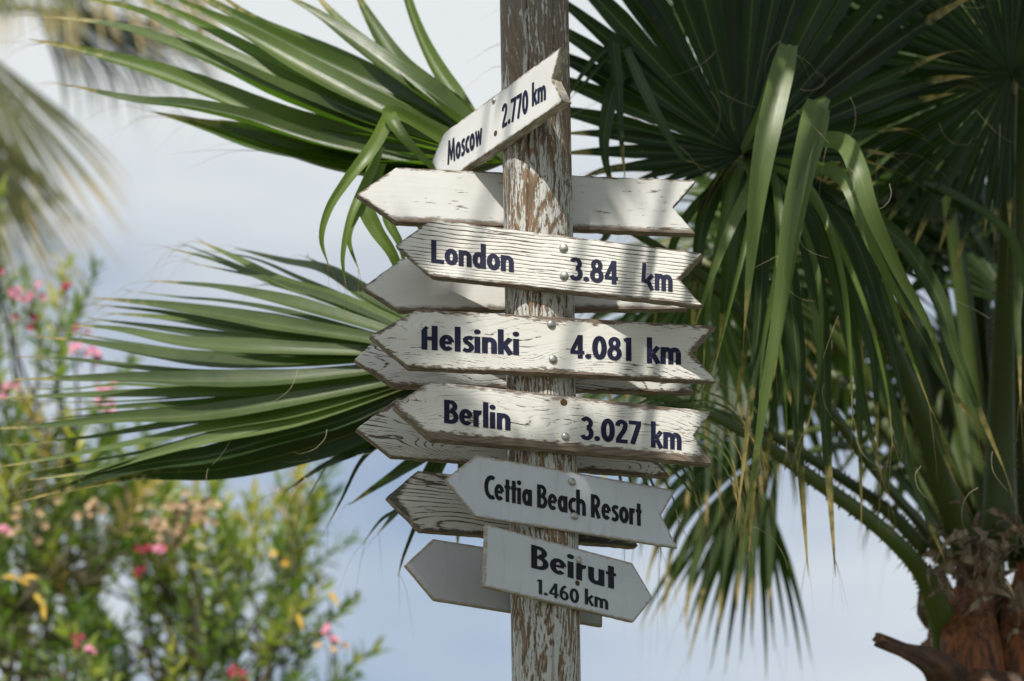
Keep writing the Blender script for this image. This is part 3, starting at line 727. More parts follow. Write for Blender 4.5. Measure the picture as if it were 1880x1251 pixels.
# --- trunk and leaf bases of the main palm
def build_trunk(root, rloc, top, r, zbase, lean=(0, 0)):
    mb = MB(); n = 90; na = 28; V = []; F = []; U = []
    for i in range(n + 1):
        z = top[2] * i / n; f = i / n; cx = rloc[0] + (top[0] - rloc[0]) * f; cy = rloc[1] + (top[1] - rloc[1]) * f
        rr = r * (1.25 - .3 * f + .25 * max(0, 1 - f * 8)) * (1 + 0.05 * ((i % 3) == 0))
        for j in range(na):
            a = 2 * math.pi * j / na; q = rr * (1 + .07 * mnoise.noise(Vector((math.cos(a) * 3, math.sin(a) * 3, z * 8))))
            V.append((cx + q * math.cos(a), cy + q * math.sin(a), z)); U.append((j / na, f))
    for i in range(n):
        for j in range(na): a = i * na + j; b = i * na + (j + 1) % na; F.append((a, b, b + na, a + na))
    F.append(tuple(n * na + j for j in range(na)))
    mb.add(V, F, U, .5); return mb.build('trunk', M_TRUNK, root, origin=rloc)
crown = pp(1850, 1060, 1.5)
build_trunk(MAIN, mo, crown + np.array([0, 0, -0.05]), 0.115, 0)
def shell(name, pts, widths, depth_, mat, parent, origin, hint=(0, -1, .1), label=None, curl=0.5, tint=.5):
    """a curved leaf base: a strip bent round the trunk with real thickness"""
    C = catmull(pts, 18); T = np.gradient(C, axis=0); V = []; F = []; U = []; k = 9; h = np.array(hint, float)
    for side in (0, 1):
        for i in range(19):
            t = i / 18; tv = unit(T[i]); S = unit(np.cross(tv, h)); Q = np.cross(S, tv)
            w = float(np.interp(t, np.linspace(0, 1, len(widths)), widths)) * .5
            for j in range(k):
                s = -1 + 2 * j / (k - 1); off = -curl * w * s * s - side * depth_ * (1 - .6 * s * s) + .004 * math.sin(7 * s + 3 * t)
                V.append(C[i] + S * w * s * (1 + .03 * mnoise.noise(Vector((t * 14, side, w * 40)))) + Q * off); U.append((j / (k - 1), t * .5))
    o_ = 19 * k
    for i in range(18):
        for j in range(k - 1):
            a = i * k + j; F.append((a, a + 1, a + k + 1, a + k)); F.append((o_ + a, o_ + a + k, o_ + a + k + 1, o_ + a + 1))
        a = i * k; F.append((a, a + k, o_ + a + k, o_ + a)); a = i * k + k - 1; F.append((a, o_ + a, o_ + a + k, a + k))
    for i in (0, 18):
        for j in range(k - 1): a = i * k + j; F.append((a, o_ + a, o_ + a + 1, a + 1))
    mb = MB(); mb.add(V, F, U, tint); o = mb.build(name, mat, parent, origin=origin)
    if label: o['label'] = label
    return o
shell('leaf_base', path((1795, 1260, 1.24), (1785, 1160, 1.27), (1790, 1070, 1.36)), (.135, .13, .085), .02, M_BOOT, MAIN, mo, label='orange-brown leaf base facing the camera at the crown')
shell('leaf_base', path((1900, 1270, 1.26), (1890, 1180, 1.28), (1870, 1090, 1.38)), (.12, .12, .08), .02, M_BOOT, MAIN, mo)
shell('leaf_base', path((1745, 1262, 1.32), (1735, 1190, 1.38), (1730, 1110, 1.45)), (.07, .08, .05), .02, M_BOOT, MAIN, mo)
shell('cut_stub', path((1618, 1172, 1.02), (1668, 1194, 1.10), (1722, 1222, 1.18), (1770, 1290, 1.25)), (.030, .034, .070, .12), .02, M_STUB, MAIN, mo, label='dark cut frond stub jutting left below the crown', curl=.3)
shell('leaf_base', path((1905, 1300, 1.1), (1840, 1262, 1.15), (1780, 1240, 1.2)), (.12, .10, .05), .02, M_STUB, MAIN, mo, curl=.3)
for i in range(12):
    a = math.radians(R.uniform(-95, 80)); zc = crown[2] - .02 - .085 * (i // 3) - R.uniform(0, .05); rr = .135 + .008 * (i // 3)
    bx = crown[0] + math.sin(a) * rr; by = crown[1] - math.cos(a) * rr; o3 = np.array([math.sin(a), -math.cos(a), 0])
    w_ = R.uniform(.06, .12); P_ = [np.array([bx, by, zc - .14]) - o3 * .02, np.array([bx, by, zc - .04]) + o3 * .012, np.array([bx, by, zc + .05]) + o3 * R.uniform(.03, .07)]
    shell('leaf_base', P_, (w_ * 1.1, w_, w_ * R.uniform(.35, .7)), .014, R.choice([M_BOOT, M_STUB, M_HUSK]), MAIN, mo, hint=tuple(-o3 * -1.0), curl=.35)
fm = MB()
for i in range(420):
    a = math.radians(R.uniform(-110, 100)); z_ = crown[2] + R.uniform(-.30, .10); rr = .135 + R.uniform(0, .03)
    b_ = np.array([crown[0] + math.sin(a) * rr, crown[1] - math.cos(a) * rr, z_]); d_ = np.array([R.uniform(-.6, .6), R.uniform(-.4, .2), R.uniform(-1, 1)]); l_ = R.uniform(.03, .09)
    tube(fm, [b_, b_ + d_ * l_ * .5 + np.array([0, -.01, 0]), b_ + d_ * l_ + np.array([R.uniform(-.02, .02), 0, -.01])], lambda t: .0011 * (1.2 - t), ns=4, n=6, cap=False)
fo = fm.build('matted_fibre', M_HUSK, MAIN, origin=mo); fo['kind'] = 'stuff'
shell('leaf_sheath', path((1715, 1150, 1.34), (1703, 1120, 1.33), (1700, 1080, 1.35)), (.03, .045, .03), .012, M_HUSK, MAIN, mo)
for i in range(64):
    u = R.gauss(1790, 52); v = R.gauss(1020, 42); Y = R.uniform(1.12, 1.38); l = R.uniform(30, 105); a = R.uniform(-2.6, .9)
    du = l * math.cos(a); dv = -l * math.sin(a) * .8
    leaflet(MAIN, path((u, v, Y), (u + du * .5 + R.uniform(-12, 12), v + dv * .5 + R.uniform(-14, 6), Y - .05), (u + du, v + dv + R.uniform(0, 30), Y - .03)), R.uniform(.006, .022),
            (R.uniform(-.5, .5), -1, R.uniform(-.4, .6)), mo, M_HUSK, fold=.5, prof=strap_prof, n=10, wob=.9, threads=0, name='dry_strip', twist=R.uniform(-1.5, 1.5))
# --- frond behind the middle boards, spreading left (B) 
FB = petiole('frond', path((1750, 1185, 1.38), (1722, 1120, 1.30), (1688, 1045, 1.24), (1610, 965), (1500, 885), (1385, 805, .95), (1250, 740), (1050, 695), (850, 665, .5)), .027, .011, MAIN, mo, label='frond spreading far left behind the Helsinki and Berlin boards', base_flare=.034, ratio=.55, tint=.75)
def hero(fr, segs, hub, hintf, mat=None, prof=blade_prof, fold=.5, y1=.85, thr=2, tr=(.2, .8), wm=1.0, thl=.1):
    for sg in segs:
        w = sg[0]; pts = list(sg[1:])
        q = [pts[0] + (y1 + R.uniform(-.08, .08),)] + [tuple(p) for p in pts[1:-1]] + [tuple(pts[-1]) + (hub[2] + .07,)] + [hub]
        q = q[::-1]; o = leaflet(fr, path(*q), w * 0.001 * wm, hintf(), (0, 0, 0), mat, fold=fold, prof=prof, tint=R.uniform(*tr), n=26, threads=thr, thl=thl)
        o.location = (-mo[0], -mo[1], -mo[2])
hB = (868, 668, .50)
segB = [(26, (360, 440), (440, 478), (520, 520), (640, 560), (760, 610)), (22, (305, 455), (400, 480), (500, 520), (620, 560), (760, 620)),
 (34, (430, 455), (520, 480), (600, 500), (680, 550), (770, 600)), (30, (270, 515), (370, 525), (440, 538), (560, 565), (720, 612)),
 (34, (170, 547), (290, 560), (400, 577), (520, 600), (700, 628)), (30, (190, 575), (300, 585), (400, 600), (540, 620), (720, 640)),
 (34, (130, 598), (220, 607), (340, 630), (480, 642), (720, 652)), (40, (60, 618), (160, 630), (280, 652), (400, 670), (560, 672), (740, 662)),
 (36, (20, 697), (130, 697), (240, 697), (360, 700), (520, 697), (740, 675)), (28, (-20, 733), (100, 728), (200, 727), (330, 725), (520, 715), (740, 682)),
 (24, (100, 756), (240, 747), (400, 740), (600, 718), (750, 688)), (32, (-30, 789), (100, 781), (220, 770), (350, 764), (500, 742), (740, 696)),
 (30, (-20, 860), (90, 845), (200, 826), (300, 806), (420, 780), (560, 757), (750, 702)), (26, (50, 882), (180, 865), (280, 837), (400, 806), (560, 772), (750, 708)),
 (44, (20, 925), (110, 900), (180, 876), (280, 850), (380, 838), (500, 805), (640, 768), (760, 712)),
 (60, (110, 905), (250, 872), (400, 862), (540, 830), (680, 782), (780, 715)), (52, (330, 868), (450, 850), (560, 820), (700, 765), (790, 712)), (46, (400, 860), (520, 815), (660, 765), (780, 705)),
 (30, (520, 905), (580, 866), (630, 842), (700, 805), (790, 730)), (14, (545, 955), (575, 900), (610, 845), (650, 815), (760, 740)), (12, (596, 975), (628, 915), (660, 850), (700, 810), (790, 740)),
 (32, (640, 928), (690, 893), (735, 862), (790, 820), (830, 745)), (24, (690, 985), (725, 945), (780, 880), (830, 780)), (16, (665, 1000), (700, 955), (740, 930), (800, 860), (840, 760)),
 (20, (560, 470), (610, 500), (680, 545), (780, 600)), (30, (480, 520), (560, 540), (660, 570), (780, 618)), (22, (840, 1010), (842, 960), (850, 880), (850, 770)), (14, (730, 1060), (745, 1010), (790, 900), (845, 780))]
def between(a, b, k=.5):
    n = min(len(a), len(b)); la = list(a[1:]); lb = list(b[1:]); m = min(len(la), len(lb)); la = la[:1] + la[len(la) - m + 1:]; lb = lb[:1] + lb[len(lb) - m + 1:]
    return (min(a[0], b[0]) * .6, *[((x[0] + y[0]) / 2 + R.uniform(-12, 12) * (i < 2), (x[1] + y[1]) / 2 + R.uniform(-5, 5)) for i, (x, y) in enumerate(zip(la, lb))])
hero(FB, [between(segB[i], segB[i + 1]) for i in range(15)], hB, lambda: (R.uniform(-.2, .2), -.8, R.uniform(-.3, .8)), mat=M_LEAF_LIT_PALE, fold=.5, y1=1.0, wm=1.4, thl=.14, tr=(0, .6))
hero(FB, segB[14:24] + segB[26:], hB, lambda: (R.uniform(-.15, .15), -.8, R.uniform(-.5, .3)), y1=.95, wm=1.15, thl=.12, tr=(.1, .8))  # lower leaflets keep the dark leaf colour, painting their shaded underside
hero(FB, segB[:14] + segB[24:26], hB, lambda: (R.uniform(-.15, .15), -.85, R.uniform(.15, .6)), mat=M_LEAF_LIT_PALE, fold=.42, y1=.95, wm=1.45, thl=.12, tr=(.2, 1.0))
# --- frond behind the Moscow board, spreading up and left (A)
FA = petiole('frond', path((1745, 1045, 1.45), (1700, 975, 1.4), (1640, 905), (1580, 830), (1500, 725), (1300, 520), (1100, 390), (925, 300, .42)), .019, .010, MAIN, mo, label='frond spreading up and left behind the Moscow board', ratio=.55)
hA = (930, 300, .42)
segA = [(30, (120, 155), (180, 172), (260, 190), (340, 200), (450, 226), (600, 270), (800, 305)), (46, (50, 72), (170, 100), (300, 140), (420, 190), (540, 245), (700, 275), (840, 298)),
 (40, (75, 30), (200, 48), (300, 80), (400, 125), (520, 185), (700, 250), (850, 288)), (34, (110, -10), (250, 22), (350, 75), (500, 150), (690, 232), (850, 284)),
 (34, (200, -30), (330, 30), (430, 85), (560, 155), (700, 220), (860, 278)), (36, (260, -30), (360, 20), (450, 65), (560, 130), (700, 205), (860, 272)),
 (38, (330, -30), (410, 20), (520, 80), (640, 140), (760, 200), (870, 265)), (34, (390, -20), (470, 40), (600, 100), (700, 155), (800, 210), (880, 260)),
 (46, (500, -20), (580, 30), (660, 90), (750, 160), (830, 220), (890, 262)), (40, (560, -30), (640, 60), (720, 130), (800, 195), (890, 262)),
 (42, (640, -40), (680, 40), (730, 120), (790, 180), (860, 240), (905, 270)), (26, (700, -260), (735, -60), (760, 40), (800, 130), (860, 220), (905, 275)),
 (62, (280, 205), (370, 238), (470, 276), (600, 300), (740, 318), (860, 312)), (60, (330, 215), (450, 250), (580, 285), (720, 305), (860, 308)), (48, (400, 220), (520, 255), (660, 290), (860, 304)),
 (40, (250, 110), (400, 165), (560, 230), (700, 262), (860, 290)), (36, (440, 100), (560, 150), (680, 205), (820, 258), (900, 285)), (32, (340, 95), (470, 150), (600, 205), (760, 260), (880, 290)), (50, (480, 270), (600, 310), (700, 328), (800, 330), (880, 318))]
hero(FA, segA, hA, lambda: (R.uniform(-.2, .1), -.8, R.uniform(.3, .85)), mat=M_LEAF_LIT_GREEN, fold=.72, y1=.75, thr=3, wm=2.1, thl=.2, tr=(.3, .95))
# leaflets folded over and hanging from that frond
def hang(fr, segs, mat=None, fold=.4, hint=None, tr=(.5, .95), thr=2, prof=strap_prof, tw=(0, 0), yc=None):
    for sg in segs:
        o = leaflet(fr, path(*sg[1:]), sg[0] * .001, hint or (R.uniform(-.3, .3), -1, R.uniform(-.1, .4)), (0, 0, 0), mat, fold=fold, prof=prof, tint=R.uniform(*tr), n=28, threads=thr, twist=R.uniform(*tw))
        o.location = (-mo[0], -mo[1], -mo[2])
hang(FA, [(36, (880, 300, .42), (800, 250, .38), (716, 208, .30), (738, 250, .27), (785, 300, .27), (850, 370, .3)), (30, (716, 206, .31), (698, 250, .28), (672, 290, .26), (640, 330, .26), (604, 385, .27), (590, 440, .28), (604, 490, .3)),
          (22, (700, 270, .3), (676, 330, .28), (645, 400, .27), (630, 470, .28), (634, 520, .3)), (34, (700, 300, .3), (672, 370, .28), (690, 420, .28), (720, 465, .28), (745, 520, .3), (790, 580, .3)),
          (24, (720, 330, .3), (712, 400, .3), (735, 450, .3), (745, 500, .32)), (26, (760, 340, .34), (770, 400, .34), (800, 460, .34), (830, 520, .35)), (20, (690, 330, .3), (655, 390, .3), (640, 440, .3), (660, 500, .3)), (30, (860, 330, .4), (840, 390, .4), (780, 430, .4), (740, 470, .4))], tr=(.75, 1.0), mat=M_LEAF_LIT_GREEN)

# --- large shaded frond right of the post (C)
hubC = pp(1362, 284, .70)
FC = fan(MAIN, mo, hubC, (-.08, -.12, 1.0), TOCAM + np.array([.1, 0, -.35]), .76, 42, 285, lk=.34, droop=.22, start=.5, parts=True, pet=path((1775, 1010, 1.3), (1735, 900, 1.2), (1690, 760, 1.1), (1620, 600, 1.0), (1500, 420, .85), (1362, 284, .72)),
         pw=(.034, .011), thorns=True, cup=.10, fold=.32, tintr=(.05, .45), wmul=1.1, threads=2, split=.55, ptint=.35, label='large shaded frond with its hub just right of the Moscow board')
# folded leaflets of that frond, hanging in the sun
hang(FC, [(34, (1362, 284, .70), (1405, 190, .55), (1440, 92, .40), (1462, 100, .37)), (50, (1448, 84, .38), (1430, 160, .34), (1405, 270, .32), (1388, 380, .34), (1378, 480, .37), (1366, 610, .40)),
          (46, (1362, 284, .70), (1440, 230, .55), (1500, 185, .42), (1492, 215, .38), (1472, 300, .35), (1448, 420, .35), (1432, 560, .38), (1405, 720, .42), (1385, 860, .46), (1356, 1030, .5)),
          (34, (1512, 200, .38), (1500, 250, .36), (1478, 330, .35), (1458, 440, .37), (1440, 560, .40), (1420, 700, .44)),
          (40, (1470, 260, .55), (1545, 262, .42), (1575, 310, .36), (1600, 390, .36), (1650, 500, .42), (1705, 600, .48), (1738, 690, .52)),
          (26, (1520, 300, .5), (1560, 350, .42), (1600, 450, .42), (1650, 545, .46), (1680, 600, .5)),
          (30, (1362, 290, .70), (1385, 330, .58), (1350, 400, .50), (1310, 500, .5), (1275, 600, .55))], tr=(.8, 1.0), fold=.22, thr=2, mat=M_LEAF_LIT_PALE)
LIT_UP = [(18, (1365, 290, .7), (1392, 320, .52), (1372, 430, .46), (1340, 560, .46), (1305, 700, .5)), (20, (1370, 290, .7), (1420, 330, .55), (1430, 470, .47), (1400, 640, .48), (1392, 830, .52)),
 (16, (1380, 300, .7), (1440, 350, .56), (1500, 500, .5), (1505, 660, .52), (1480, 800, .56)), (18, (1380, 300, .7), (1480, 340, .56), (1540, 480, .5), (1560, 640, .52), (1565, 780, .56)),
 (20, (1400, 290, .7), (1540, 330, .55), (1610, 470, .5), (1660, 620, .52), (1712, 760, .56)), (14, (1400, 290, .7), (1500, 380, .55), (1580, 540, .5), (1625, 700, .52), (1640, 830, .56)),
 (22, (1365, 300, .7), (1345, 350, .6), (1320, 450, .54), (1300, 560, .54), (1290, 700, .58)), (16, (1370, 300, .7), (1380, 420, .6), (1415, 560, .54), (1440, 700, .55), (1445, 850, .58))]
hang(FC, LIT_UP, tr=(.4, 1.0), fold=.4, thr=3, mat=M_LEAF_LIT_GREEN)  # straps in the brightened, lit leaf green
C_UP = [(26, (1362, 300, .72), (1395, 360, .62), (1400, 480, .55), (1392, 600, .55), (1378, 740, .56), (1352, 960, .6)), (34, (1375, 300, .72), (1430, 420, .6), (1462, 640, .6), (1466, 800, .62), (1484, 1060, .66)),
 (34, (1380, 290, .72), (1470, 400, .62), (1508, 600, .64), (1517, 800, .66), (1534, 1060, .7)), (20, (1390, 290, .75), (1500, 420, .7), (1570, 640, .72), (1578, 800, .74), (1582, 970, .78)),
 (22, (1400, 280, .75), (1500, 400, .68), (1550, 590, .66), (1590, 760, .68), (1622, 890, .7)), (24, (1420, 300, .8), (1540, 430, .7), (1600, 640, .7), (1612, 850, .74)),
 (22, (1460, 320, .8), (1560, 420, .75), (1625, 600, .72), (1655, 720, .72), (1662, 800, .74)), (26, (1470, 330, .8), (1600, 420, .75), (1680, 595, .72), (1745, 715, .74), (1795, 785, .78)),
 (28, (1480, 330, .8), (1640, 430, .72), (1722, 545, .7), (1752, 645, .7), (1802, 765, .72), (1846, 868, .76)), (24, (1500, 420, .9), (1600, 640, .85), (1660, 830, .86), (1702, 950, .88), (1735, 1030, .92)),
 (16, (1560, 420, .9), (1670, 640, .85), (1720, 800, .86), (1757, 895, .9)), (30, (1370, 310, .75), (1385, 420, .7), (1400, 600, .7), (1390, 800, .72), (1375, 1020, .76)), (34, (1350, 300, .75), (1340, 400, .7), (1335, 520, .7), (1320, 640, .74)),
 (26, (1365, 300, .8), (1420, 440, .8), (1450, 560, .8), (1420, 760, .85), (1400, 900, .9)), (30, (1350, 300, .8), (1300, 380, .8), (1280, 480, .8), (1270, 640, .85)), (28, (1400, 300, .8), (1480, 440, .8), (1560, 560, .8), (1590, 700, .85)),
 (30, (1340, 300, .85), (1360, 450, .85), (1370, 600, .85), (1350, 760, .9)), (18, (1640, 300, 1.0), (1850, 430, .8), (1868, 600, .76), (1874, 745, .76)), (16, (1362, 300, .8), (1260, 400, .8), (1215, 520, .85), (1195, 640, .9))]
hang(FC, [(w * 1.3, *r) for w, *r in C_UP], tr=(.1, .7), fold=.3, mat=M_LEAF_DRY, thr=3, hint=None)
# folded leaflets at its left edge
hang(FC, [(30, (1240, 190, .75), (1170, 110, .66), (1128, 76, .60), (1135, 150, .58), (1140, 250, .58), (1148, 330, .6)), (34, (1190, 150, .7), (1138, 140, .62), (1112, 230, .6), (1112, 300, .6), (1135, 370, .62)),
          (14, (1128, 78, .62), (1090, 110, .6), (1060, 150, .6), (1020, 210, .62)), (10, (1120, 95, .62), (1085, 140, .62), (1048, 180, .62)), (22, (1150, 90, .6), (1200, 200, .5), (1250, 285, .48), (1275, 300, .5)),
          (30, (1340, 300, .72), (1230, 305, .72), (1120, 312, .74), (1060, 330, .78)), (26, (1210, 330, .8), (1130, 400, .8), (1110, 440, .8), (1080, 450, .8))], tr=(.35, .8), fold=.3)

# --- frond with its hub at the upper right (D)
FD = fan(MAIN, mo, pp(1856, 138, .88), (-.30, .05, 1.0), TOCAM + np.array([-.15, 0, -.3]), .66, 54, 330, droop=.22, start=.5, parts=True, pet=path((1835, 1000, 1.3), (1838, 760, 1.25), (1848, 450, 1.1), (1856, 138, .9)),
         pw=(.040, .014), thorns=True, cup=.10, fold=.5, tintr=(.05, .5), wmul=1.0, threads=2, split=.6, ptint=.3, label='dark pleated frond with its hub at the upper right corner')
# --- pale green frond behind the resort board, yellowed tips hanging (E)
FE = fan(MAIN, mo, pp(1120, 770, .62), (.72, -.1, -.32), TOCAM + np.array([0, -.1, .7]), .34, 17, 120, droop=1.2, start=.28, parts=True, mat=M_LEAF_DRY, pet=path((1700, 1010, 1.3), (1620, 930, 1.25), (1500, 850), (1380, 780, 1.0), (1250, 745), (1120, 770, .64)),
         pw=(.017, .008), thorns=True, cup=.05, fold=.5, tintr=(.35, .95), wmul=.5, threads=3, split=.4, label='frond behind the resort board with yellowed hanging tips')
# --- fronds further back
def dirn(x, y, z): return unit(np.array([x, y, z], float))
back = [((1430, 800, 2.0), (-.5, .3, -.35), (.2, -1, .5), .50, 16, 120, 1.0, .25), ((1640, 330, 2.1), (-.7, .3, .6), (.3, -1, .7), .72, 44, 240, .25, .5),
        ((1740, 470, 2.2), (.2, .5, .9), (0, -1, .2), .70, 44, 260, .3, .45), ((1560, 520, 2.3), (-.8, .3, .2), (0, -1, .3), .70, 40, 230, .6, .35), ((1290, 480, 1.5), (.1, .2, -.5), (.1, -1, .4), .42, 30, 220, .7, .3),
        ((1440, 440, 1.9), (.3, .2, .4), (.1, -1, .1), .46, 40, 300, .5, .35), ((1700, 180, 1.6), (-.5, .2, .8), (.3, -1, .9), .66, 44, 250, .25, .5), ((1860, 560, 1.8), (.3, .3, .2), (0, -1, .2), .62, 40, 300, .9, .25),
        ((1340, 640, 2.0), (-.6, .2, -.2), (.1, -1, .3), .50, 34, 210, .9, .25), ((1600, 60, 1.9), (-.2, .3, .9), (.2, -1, .9), .66, 40, 240, .25, .5), ((1800, 300, 2.5), (0, .3, 1), (0, -1, .3), .75, 44, 320, .5, .4),
        ((1500, 250, 2.0), (.2, .3, 1), (0, -1, .6), .60, 36, 210, .3, .5), ((1390, 860, 2.3), (-.2, 0, -.9), (.1, -1, .1), .50, 16, 60, .4, .3),
        ((1350, 130, 1.7), (.5, .2, .9), (.1, -1, .2), .6, 34, 170, .3, .5), ((1500, 380, 2.6), (-.1, .2, .1), (.1, -1, .2), .62, 44, 340, .3, .5), ((1760, 40, 2.3), (-.1, .2, .9), (.1, -1, .2), .7, 44, 320, .3, .5),
        ((1735, 330, 1.7), (-1, .1, .25), (.1, -.6, .9), .50, 34, 130, .15, .5), ((1850, 760, 2.2), (.1, .2, .1), (.1, -1, .2), .6, 44, 340, .3, .5), ((1740, 640, 2.7), (.1, .2, -.3), (.1, -1, .2), .55, 44, 300, .6, .4), ((1420, 600, 2.5), (.1, .2, -.3), (.1, -1, .2), .46, 44, 300, .6, .4), ((1620, 180, 2.8), (-.1, .2, .9), (.1, -1, .2), .7, 44, 320, .3, .5)]
cr_ = crown + np.array([0, .25, .05])
for i, (h, A, Nn, Rr, ns, spr, dr, st) in enumerate(back):
    hp = pp(*h); mid = (hp + cr_) / 2 + np.array([0, 0, .18])
    fan(MAIN, mo, hp, A, np.array(Nn) , Rr, ns, spr, droop=dr, start=st, pet=[cr_, mid, hp], pw=(.024, .010), cup=.1, fold=.45, tintr=(.2, .9), threads=1, split=.5, mat=M_LEAF_LIT_GREEN if abs(h[0] - 1735) < 1 or i in (1, 3, 9, 20) else (M_LEAF if i % 3 else M_LEAF_DRY))
# --- unseen fronds added above the frame, set sunward to shade signpost and crown
def over(px, s=None, z=6.2, A=(-.5, -.5, .1), Rr=.4, ns=34, spr=300, split=.75, via=None, droop=.05):
    p = pp(*px); sd = np.array(SUND); s = s or (z - p[2]) / sd[2]; h = p + sd * s
    v1 = pp(1865, 450, 1.35); v2 = pp(1872, -60, 1.15); A = np.array(A, float); A = unit(A - sd * A.dot(sd))
    pt = [cr_ + np.array([.03, -.2, 0]), v1, v2, (v2 + h) / 2 + np.array([.1, 0, .35]), h] if via is None else [cr_, *via, h]
    return fan(MAIN, mo, h, A, sd, Rr, ns, spr, droop=droop, start=.6, pet=pt, pw=(.030, .011), cup=.06, fold=.2, threads=1, split=split, wmul=1.05)
over((1080, 1150, -.08), z=6.25, Rr=.40, A=(-.4, -.6, -.3), spr=345, split=.85)
over((1140, 1050, -.0), z=6.5, Rr=.20, A=(.4, -.6, -.3), spr=350, split=.85)
over((950, 1010, -.1), z=6.6, Rr=.18, A=(.4, -.6, -.3), spr=350, split=.85)
over((1020, 1330, -.08), z=6.15, Rr=.34, A=(-.4, -.6, -.3), spr=345, split=.72)
over((740, 480, -.08), z=7.3, Rr=.24, A=(-.8, -.3, .2), spr=320, split=.66)
over((780, 740, -.08), z=7.0, Rr=.22, A=(-.8, -.3, .2), spr=320, split=.66)
over((985, -30, -.06), z=7.2, Rr=.20, A=(-.4, -.6, .2), spr=340, split=.7)
over((820, 290, .25), z=7.2, Rr=.15, A=(-.4, -.6, .2), spr=330, split=.7)
for q in [((1230, 120, .7), 6.5), ((1500, 420, .9), 6.35), ((1720, 120, .9), 6.7), ((1850, 500, 1.2), 6.45), ((1600, 800, 1.3), 6.3), ((1840, 900, 1.4), 6.35), ((1250, 420, .8), 6.4)]:
    over(q[0], z=q[1] + .15, Rr=.46, A=(-.3 + R.uniform(-.3, .3), -.8, .2), spr=320, split=.7)

# unseen canopy of extra fronds, added above the frame to block sky light
def ztop(y): return CAMZ + (y + DIST * cp) * math.tan(PITCH + math.radians(4.46 + .35))
SUNNY = [(-.25, .42, 4.05, 4.98, 0.0), (-.62, -.22, 4.20, 4.62, .6), (-.75, -.15, 4.72, 5.15, .6), (.45, .62, 4.25, 5.05, .38), (.66, .85, 4.3, 4.8, .45), (.60, .85, 4.75, 4.98, 1.7), (.62, .95, 5.25, 5.5, 1.9)]
def shades(h, Rr, k=1.1):
    for x0, x1, z0, z1, Y in SUNNY:
        q = (h[1] - Y) / SUND.y
        if q > 0: q = q
        gx = h[0] - SUND.x * q; gz = h[2] - SUND.z * q
        if x0 - Rr * k < gx < x1 + Rr * k and z0 - Rr * k * 1.6 < gz < z1 + Rr * k * 1.6: return True
    return False
cnt = 0; tries = 0
while cnt < 30 and tries < 20000:
    tries += 1; near = cnt < 16
    x = R.uniform(-1.2, 1.9) if near else R.uniform(.2, 2.3); y = R.uniform(-2.3, .2) if near else R.uniform(-.8, 2.0); Rr = R.uniform(.45, .75); z = ztop(y) + Rr * R.uniform(.45, 1.6)
    if shades((x, y, z), Rr, 1.15): continue
    if x < -.1 and y > -.2: continue
    h = np.array([x, y, z]); out = unit(h - cr_); A = unit(np.array([out[0], out[1], .05])); nn = unit(np.array([R.uniform(-.3, .3), R.uniform(-.5, .2), 1.0]))
    v1 = pp(1868, 430, 1.35); v2 = pp(1874, -70, 1.15)
    fan(MAIN, mo, h, A, nn, Rr, 36, 310, droop=.12, start=.6, pet=[cr_ + np.array([.04, -.15, 0]), v1 + np.array([R.uniform(0, .25), R.uniform(0, .3), 0]), v2 + np.array([R.uniform(0, .3), R.uniform(-.1, .3), .1]), (v2 + h) / 2 + np.array([.1, 0, .3]), h], pw=(.028, .010), cup=.1, fold=.25, threads=0, split=.6)
    cnt += 1

# pale curled fibres on the fronds near the camera
def fibres(root, rloc, regions, n):
    mb = MB()
    for k in range(n):
        u0, v0, u1, v1, Y = R.choice(regions); u = R.uniform(u0, u1); v = R.uniform(v0, v1); p = pp(u, v, Y - R.uniform(.02, .1))
        P = [p]; d = np.array([R.uniform(-1, 1), R.uniform(-.3, .3), R.uniform(-1.2, .3)]); cv = R.uniform(-.8, .8)
        for i in range(7):
            c, s = math.cos(cv * .6), math.sin(cv * .6); d = np.array([d[0] * c - d[2] * s, d[1], d[0] * s + d[2] * c]); d = unit(d + np.array([0, 0, -.12])); cv *= R.uniform(.8, 1.3); P.append(P[-1] + d * R.uniform(.008, .022))
        tube(mb, P, lambda t: .0004 * (1.3 - t), ns=4, n=18, cap=False)
    o = mb.build('fibre', M_FIBRE, root, origin=rloc); o['kind'] = 'stuff'
fibres(MAIN, mo, [(1100, 0, 1480, 330, .68), (1380, 100, 1640, 700, .42), (500, 640, 760, 880, .6), (1560, 500, 1860, 900, .7), (1500, 0, 1850, 300, .75), (380, 780, 700, 880, .7), (1350, 700, 1600, 1050, .6)], 45)

